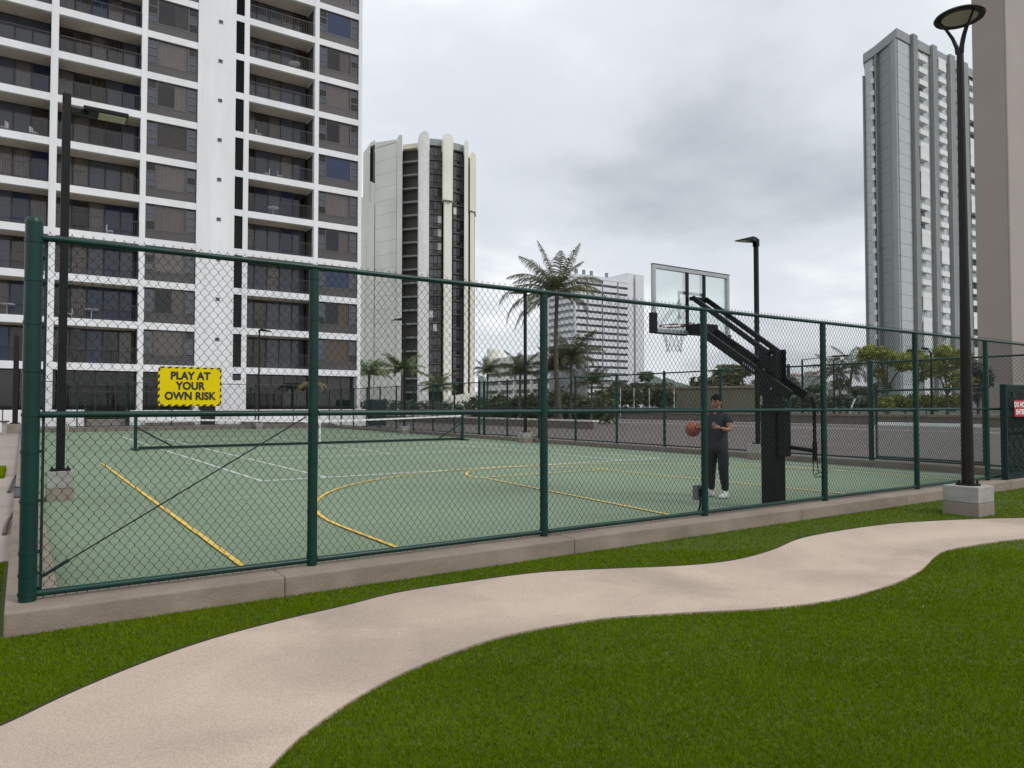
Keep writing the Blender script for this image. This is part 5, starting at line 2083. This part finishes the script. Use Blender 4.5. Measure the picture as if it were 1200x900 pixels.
# ------------------------------------------------------------------ parking deck stripes, planters, walls
for X_, nm in ((43.0, 'deck_stripe'), (51.5, 'deck_stripe')):
    o = MB().add([(X_, 5, -0.055 + 0.06), (X_ + 0.35, 5, 0.005), (X_ + 0.35, 100, 0.005), (X_, 100, 0.005)], [(0, 1, 2, 3)]).build(nm, M['white_line'])
    tag(o, None, None, None, 'structure')
pw = thing('planter_wall', 'long low pale planter wall at the far side of the parking deck', 'wall', (54.3, 50, 0))
for i in range(10):
    MB().box(54.0, 54.6, 8 + i * 10 + 0.02, 18 + i * 10 - 0.02, -0.06, 0.62).build('wall_section', M['kerb_dark'], pw)
    MB().box(53.9, 54.7, 8 + i * 10 + 0.02, 18 + i * 10 - 0.02, 0.624, 0.82).build('coping', M['kerb'], pw)


pk = thing('planter_wall', 'short pale planter wall in front of the palms and dark shrubs', 'wall', (29.2, 56, 0))
for i in range(5):
    MB().box(29.0, 29.4, 34 + i * 9 + 0.01, 43 + i * 9 - 0.01, -0.06, 0.46).build('wall_section', M['kerb_dark'], pk)
    MB().box(28.95, 29.45, 34 + i * 9 + 0.01, 43 + i * 9 - 0.01, 0.463, 0.56).build('coping', M['cream'], pk)

# ------------------------------------------------------------------ vegetation
def leaf_cloud(blobs, n, size, seed, m, name, parent, flat=0.0):
    """many small leaf faces spread through irregular clumps"""
    r = np.random.RandomState(seed)
    tot = sum(b[3] * b[4] * b[5] for b in blobs) or 1
    V = []
    for b in blobs:
        k = max(30, int(n * b[3] * b[4] * b[5] / tot))
        d = r.normal(size=(k, 3))
        d /= np.linalg.norm(d, axis=1)[:, None]
        rad = r.uniform(0.25, 1.0, k) ** 0.45
        rad *= 1 + 0.28 * np.sin(d[:, 0] * 5 + b[0]) * np.cos(d[:, 2] * 6 + b[1])
        P = np.array(b[:3])[None] + d * rad[:, None] * np.array(b[3:6])[None]
        a = r.normal(size=(k, 3))
        a[:, 2] *= 0.6
        a /= np.linalg.norm(a, axis=1)[:, None]
        c_ = r.normal(size=(k, 3))
        c_ -= a * (c_ * a).sum(1)[:, None]
        c_ /= np.linalg.norm(c_, axis=1)[:, None]
        s = size * r.uniform(0.6, 1.4, k)[:, None]
        V.append(np.stack([P - a * s, P + c_ * s * 0.42, P + a * s, P - c_ * s * 0.42], 1).reshape(-1, 3))
    V = np.concatenate(V)
    F = np.arange(len(V)).reshape(-1, 4)
    me = arr_mesh(name, V, F, m)
    return link(name, me, parent)


def frond_mesh(L, e0, bend, seed, m, lw=0.022, ll=0.5, n=34):
    """a feather frond in the local x-z plane, leaving the crown along +x"""
    r = random.Random(seed)
    mb = MB()
    pts = []
    x = z = 0.0
    steps = 12
    for i in range(steps + 1):
        pts.append((x, 0, z))
        t = i / steps
        a = e0 - bend * (t ** 1.25)
        x += math.cos(a) * L / steps
        z += math.sin(a) * L / steps
    mb.tube(pts, [0.028 * (1 - 0.85 * i / steps) + 0.004 for i in range(steps + 1)], 5)
    for i in range(n):
        t = 0.12 + 0.88 * i / (n - 1)
        f = t * steps
        j = min(int(f), steps - 1)
        u = f - j
        p = Vector(pts[j]) * (1 - u) + Vector(pts[j + 1]) * u
        d = (Vector(pts[j + 1]) - Vector(pts[j])).normalized()
        up = Vector((-d.z, 0, d.x))
        l = ll * math.sin(PI * min(1, 0.18 + t * 0.80)) ** 0.7 * r.uniform(0.8, 1.15)
        for s in (1, -1):
            out_ = (d * 0.55 + Vector((0, s, 0)) * 0.75 + up * 0.12 + Vector((0, 0, -r.uniform(0.1, 0.55)))).normalized()
            q = p + out_ * l * 0.55
            tip = q + (out_ + Vector((0, 0, -r.uniform(0.5, 1.1)))).normalized() * l * 0.5
            w = d * lw
            mb.add([p - w, p + w, q + w, q - w, tip], [(0, 1, 2, 3), (3, 2, 4)])
    return mb.mesh('frond', m)


FR = {}
for i, (e0, bd) in enumerate(((1.25, 0.7), (0.95, 1.2), (0.6, 1.5), (0.25, 1.5), (-0.2, 1.0), (1.45, 0.25))):
    FR[i] = frond_mesh(1.0 * 3.7, e0, bd * 1.3, i, M['frond'], 0.024, 0.95, 56)
FD = frond_mesh(2.2, 0.1, 1.5, 9, M['frond_dry'], 0.03, 0.55, 30)
FYo = [frond_mesh(2.3, e0, bd, 20 + i, M['frond_young'], 0.028, 0.55, 30) for i, (e0, bd) in enumerate(((1.2, 1.2), (0.8, 1.5), (0.4, 1.4)))]


def palm(label, base, zc, lean, r0, r1, fronds, name='coconut_palm', group=None):
    """fronds: (mesh, angle round the trunk measured from picture-right towards the back, roll, scale)"""
    t = thing(name, label, 'palm tree', (base[0], base[1], 0), 0, group)
    n = 14
    pts, rs = [], []
    for i in range(n + 1):
        u = i / n
        off = Vector(RT) * (lean[0] * u * u + lean[1] * math.sin(PI * u))
        pts.append((base[0] + off.x, base[1] + off.y, zc * u))
        rs.append((r0 + (r1 - r0) * min(1, u * 1.15)) * (1.06 if i % 2 else 0.97) * (1.35 if i == 0 else 1))
    MB().tube(pts, rs, 10).build('trunk', M['bark'], t, smooth=True)
    top = pts[-1]
    az0 = math.atan2(RT[1], RT[0])
    for me, ang, sc in fronds:
        o = link('frond', me, t, loc=(top[0], top[1], top[2] + 0.02), rot=(rnd.uniform(-0.5, 0.5), 0, az0 + math.radians(ang)), scl=(sc, sc, sc))
    return t, top


b = gD(657, 475, 52)
fr_list = [(FR[5], 20, 1.08), (FR[5], 165, 1.12), (FR[0], 185, 1.15), (FR[1], 178, 1.15), (FR[1], 155, 1.05), (FR[2], 188, 1.35), (FR[3], 175, 1.35), (FR[4], 190, 1.25),
           (FR[1], 8, 1.1), (FR[2], -5, 1.22), (FR[2], 340, 0.95), (FR[0], 15, 0.95), (FR[3], 15, 0.85), (FR[0], 100, 0.9), (FR[4], 170, 1.05),
           (FR[1], 250, 0.85), (FR[3], 215, 1.1), (FR[3], 320, 0.7), (FD, 355, 0.95), (FD, 10, 0.7), (FD, 205, 0.8), (FR[0], 260, 1.0)]
palm('tall coconut palm with ragged windblown fronds rising above the fence', b, gD(653, 346, 52)[2], (-0.25, -0.25), 0.20, 0.14, fr_list)
for px_, py_, D, lab, sc, mesh, n_, r_ in ((470, 436, 62, 'bright green palm in front of the cream tower dark bay', 1.0, FYo, 17, 0.13),
                                           (512, 456, 62, 'low bushy palm at the foot of the cream tower', 0.95, FYo, 16, 0.12),
                                           (431, 440, 60, 'palm half hidden by the white tower corner', 1.0, FYo, 13, 0.12),
                                           (668, 424, 54, 'dense low palm just right of the tall coconut palm', 0.78, [FR[0], FR[1], FR[2]], 14, 0.12),
                                           (650, 436, 55, 'dark low palm at the foot of the tall coconut palm', 0.7, [FR[0], FR[1], FR[2]], 12, 0.12),
                                           (608, 440, 55, 'dark palm left of the near fence second post beside a light pole', 0.66, [FR[0], FR[1], FR[2]], 11, 0.12),
                                           (570, 438, 58, 'small dark palm beside the double fence posts', 0.5, [FR[0], FR[1], FR[2]], 11, 0.10),
                                           (692, 452, 54, 'short spreading palm in front of the hotel', 0.6, [FR[0], FR[1], FR[2]], 10, 0.10)):
    b = gD(px_, 475, D)
    n_ = int(n_ * 1.5)
    fl = [(mesh[i % len(mesh)], i * 360 / n_ + rnd.uniform(-12, 12), sc * rnd.uniform(0.8, 1.1)) for i in range(n_)]
    palm(lab, b, gD(px_, py_, D)[2], (0.1, 0.05), r_, r_ * 0.8, fl)
# little yellowish palm by the tower
b = gY(366, 475, 50.4)
palm('small yellowish palm against the apartment tower behind the second fence post', b, gY(366, 448, 50.4)[2], (0, 0), 0.09, 0.07,
     [(FD, i * 30 + rnd.uniform(-8, 8), 0.62) for i in range(12)], 'areca_palm')
# two windblown palms far off
for px_, py_, lab in ((992, 432, 'windblown dark palm far off between the fence posts, the taller of two'), (984, 440, 'windblown dark palm far off, the shorter of two')):
    b = gD(px_, 475, 95)
    palm(lab, b, gD(px_, py_, 95)[2], (0.8 if px_ > 990 else -0.4, 0.2), 0.2, 0.15, [(FR[i % 4], (-35 + i * 9) if i % 3 else 160, 1.15) for i in range(12)])


def tree(name, label, px_, D, ytop, ybot, wpx, m, seed, n=1600, size=0.24, trunk_r=0.12, group=None, nb=7):
    r = random.Random(seed)
    b = gD(px_, 475, D)
    t = thing(name, label, 'tree', (b[0], b[1], 0), 0, group)
    zt_, zb_ = gD(px_, ytop, D)[2], gD(px_, ybot, D)[2]
    W = wpx / FPX * D / 2
    zc = (zt_ + zb_) / 2
    blobs = []
    for i in range(nb):
        o = Vector(RT) * r.uniform(-0.72, 0.72) * W + Vector(FH) * r.uniform(-0.6, 0.6) * W
        z = zc + r.uniform(-0.45, 0.45) * (zt_ - zb_)
        s = r.uniform(0.3, 0.5)
        blobs.append((b[0] + o.x, b[1] + o.y, z, W * s, W * s, (zt_ - zb_) * s * 0.6))
    mb = MB()
    fork = zb_ * 0.72
    mb.tube([(b[0], b[1], 0), (b[0] + 0.05, b[1], fork * 0.5), (b[0], b[1], fork)], [trunk_r * 1.4, trunk_r * 1.05, trunk_r * 0.9], 8)
    mb.build('trunk', M['bark'], t, smooth=True)
    for q in blobs[:5]:
        e_ = (q[0], q[1], q[2])
        mid = ((b[0] * 1.3 + e_[0]) / 2.3, (b[1] * 1.3 + e_[1]) / 2.3, fork + (e_[2] - fork) * 0.5)
        MB().tube([(b[0], b[1], fork - 0.1), mid, e_], [trunk_r * 0.7, trunk_r * 0.5, trunk_r * 0.15], 6).build('limb', M['bark'], t, smooth=True)
    leaf_cloud(blobs, n, size, seed, m, 'crown', t)
    return t


tree('round_tree', 'lime green tree at the left of the row below the grey tower', 1040, 58, 408, 440, 62, M['leaf_lime'], 1, 1500, 0.2)
tree('round_tree', 'lime green tree in the middle of the row left of the disc lamp pole', 1072, 60, 409, 444, 52, M['leaf_lime'], 2, 1300, 0.2)
tree('round_tree', 'lime green tree at the right of the row against the disc lamp pole', 1110, 58, 411, 448, 60, M['leaf_lime'], 3, 1500, 0.2)
tree('round_tree', 'grey green tree right of the disc lamp pole before the beige tower', 1146, 62, 424, 470, 30, M['leaf_grey'], 4, 1200, 0.22)
tree('round_tree', 'dark green tree above the olive wall behind the player', 852, 88, 428, 462, 80, M['leaf_dark'], 5, 2600, 0.34)
tree('round_tree', 'dark tree right of the hoop base near the hills', 916, 110, 443, 474, 60, M['leaf_grey'], 6, 1800, 0.4)
tree('round_tree', 'grey green tree between hoop base and the tall fence post', 958, 120, 446, 474, 60, M['leaf_grey'], 7, 1800, 0.4)
tree('round_tree', 'dark bushy tree over the green hedge right of the hotel', 772, 92, 440, 470, 56, M['leaf_dark'], 8, 1800, 0.34)
tree('round_tree', 'bright bushy tree left over the green hedge near the hotel', 738, 92, 446, 470, 40, M['leaf_grey'], 9, 1200, 0.3)
tree('round_tree', 'far grey green tree beneath the windblown palms', 1006, 115, 450, 474, 56, M['leaf_grey'], 10, 1400, 0.4)


def hedge(label, pxa, pxb, D, ytop, ybot, m, seed, n, size, name='hedge', deep=0.9):
    b = gD((pxa + pxb) / 2, 475, D)
    t = thing(name, label, 'hedge', (b[0], b[1], 0))
    k = max(3, int((pxb - pxa) / 12))
    blobs = []
    r = random.Random(seed)
    zt_, zb_ = gD(600, ytop, D)[2], max(0.02, gD(600, ybot, D)[2])
    for i in range(k):
        px_ = pxa + (pxb - pxa) * (i + 0.5) / k
        p = gD(px_, 475, D + r.uniform(-deep, deep))
        h = (zt_ - zb_) * r.uniform(0.85, 1.15)
        blobs.append((p[0], p[1], zb_ + h / 2, (pxb - pxa) / k / FPX * D * 0.8, deep, h / 2))
    leaf_cloud(blobs, n, size, seed, m, 'foliage', t)
    mb = MB()
    for q in blobs[::2]:
        mb.tube([(q[0], q[1], 0), (q[0], q[1], q[2])], 0.05, 5)
    mb.build('stem', M['bark'], t)
    return t


hedge('lime green hedge on the planter wall below the lime trees', 1030, 1128, 59, 463, 479, M['leaf_lime'], 31, 3200, 0.16)
hedge('dark green hedge left of the olive wall', 700, 790, 80, 453, 477, M['leaf_dark'], 32, 4200, 0.24)
hedge('dark shrubs behind the double fence posts', 556, 640, 58, 464, 499, M['leaf_dark'], 33, 3800, 0.2, deep=1.6)
hedge('dark shrubs at the feet of the palms', 636, 716, 58, 459, 499, M['leaf_dark'], 34, 3800, 0.2, deep=1.6)
hedge('shrubs at the foot of the cream tower', 424, 560, 68, 470, 482, M['leaf_grey'], 35, 1500, 0.2)
hedge('far row of grey green shrubs along the deck edge', 890, 1030, 90, 463, 480, M['leaf_grey'], 36, 3600, 0.28)

# thin posts of the hedge screen, olive building, utility cabinet
for px_, wh in ((727, 'leftmost of four'), (743, 'second of four from the left'), (761, 'third of four from the left'), (790, 'the one touching the olive wall')):
    p = gD(px_, 475, 78.5)
    o = MB().tube([(p[0], p[1], -0.05), (p[0], p[1], gD(px_, 455, 78.5)[2])], 0.05, 6).build('screen_post', M['grey_light'])
    tag(o, 'thin pale post before the dark hedge, ' + wh, 'post', 'posts along the dark hedge')
p0_, p1_ = gD(783, 475, 84), gD(886, 475, 80)
ow = thing('olive_building', 'low olive rendered building behind the player', 'building', tuple((p0_ + p1_) / 2 * np.array([1, 1, 0])))
a, b = Vector((p0_[0], p0_[1], 0)), Vector((p1_[0], p1_[1], 0))
dd = (b - a).normalized()
nn_ = Vector((-dd.y, dd.x, 0))
z1 = gD(830, 455, 82)[2]
MB().prism([a, b, b + nn_ * 9, a + nn_ * 9], -0.05, z1).build('wall', M['olive'], ow)
MB().prism([a - nn_ * 0.2 - dd * 0.2, b - nn_ * 0.2 + dd * 0.2, b + nn_ * 9.2 + dd * 0.2, a + nn_ * 9.2 - dd * 0.2], z1 + 0.004, z1 + 0.25).build('parapet', M['kerb'], ow)
MB().prism([a + dd * 1.4 - nn_ * 0.08, a + dd * 2.6 - nn_ * 0.08, a + dd * 2.6 - nn_ * 0.004, a + dd * 1.4 - nn_ * 0.004], 0, 2.1).build('door', M['kerb_dark'], ow)
uc = gD(442, 475, 53)
cab = thing('utility_cabinet', 'dark green utility cabinet right of the apartment tower corner', 'cabinet', (uc[0], uc[1], 0))
z1 = gD(442, 468, 53)[2]
MB().box(uc[0] - 0.55, uc[0] + 0.55, uc[1] - 0.4, uc[1] + 0.4, 0, z1).build('case', M['screen_green'], cab, bevel=0.03)
for s in (-0.27, 0.27):
    MB().box(uc[0] + s - 0.24, uc[0] + s + 0.24, uc[1] - 0.43, uc[1] - 0.402, 0.12, z1 - 0.12).build('door', M['green_wire'], cab, bevel=0.01)
# pale bent stick leaning on the planter
p = gD(996, 477, 60)
o = MB().tube(smooth_line([p + np.array([0, 0, -0.9]), p + np.array(RT) * 0.15, p + np.array(RT) * 0.45 + np.array([0, 0, 0.7])], 4), 0.07, 6).build('bent_pipe', M['rail_white'], smooth=True)
tag(o, 'pale bent pipe standing on the planter wall below the windblown palms', 'pipe')
# hills with scattered houses
hm = MB()
nx, ny = 70, 14
r = random.Random(12)
for j in range(ny + 1):
    for i in range(nx + 1):
        px_ = 560 + 700 * i / nx
        D = 380 + 700 * j / ny
        env = math.sin(PI * min(1, j / ny * 0.62 + 0.02)) ** 1.2
        h = (34 * env) * (0.72 + 0.28 * math.sin(i * 0.35 + 1.0) + 0.12 * math.sin(i * 1.3 + j)) + r.uniform(-1.0, 1.0) * env * 2
        p = gD(px_, 475, D)
        hm.v.append((p[0], p[1], max(-0.5, h) if j else -0.5))
for j in range(ny):
    for i in range(nx):
        a = j * (nx + 1) + i
        hm.f.append((a, a + 1, a + nx + 2, a + nx + 1))
        hm.mi.append(0)
struct(hm, 'hills', M['hill'], 'low wooded hills beyond the city', smooth=True)
hv = hm.v
hrs = random.Random(5)
for q in range(26):
    i, j = hrs.randint(28, 50), hrs.randint(2, 8)
    v = hv[j * (nx + 1) + i]
    s = hrs.uniform(4, 7)
    h = hrs.uniform(3, 6)
    t = thing('hill_house', 'tiny pale house on the far wooded hillside', 'house', v, hrs.uniform(0, 3), 'houses on the far hills')
    wl_ = MB().box(-s, s, -s * 0.7, s * 0.7, -2, h).mesh('wall', M['house'])
    rf_ = MB().prism([(-s * 1.1, -s * 0.8), (s * 1.1, -s * 0.8), (s * 1.1, s * 0.8), (-s * 1.1, s * 0.8)], h, h + 0.3)
    rf_.add([(-s * 1.1, -s * 0.8, h + 0.31), (s * 1.1, -s * 0.8, h + 0.31), (s * 1.1, s * 0.8, h + 0.31), (-s * 1.1, s * 0.8, h + 0.31), (-s * 0.6, 0, h + 2.2), (s * 0.6, 0, h + 2.2)],
            [(0, 1, 5, 4), (1, 2, 5), (2, 3, 4, 5), (3, 0, 4)])
    for nm, me in (('wall', wl_), ('roof', rf_.mesh('roof', M['house_roof']))):
        o = bpy.data.objects.new(nm, me)
        col.objects.link(o)
        o.parent = t
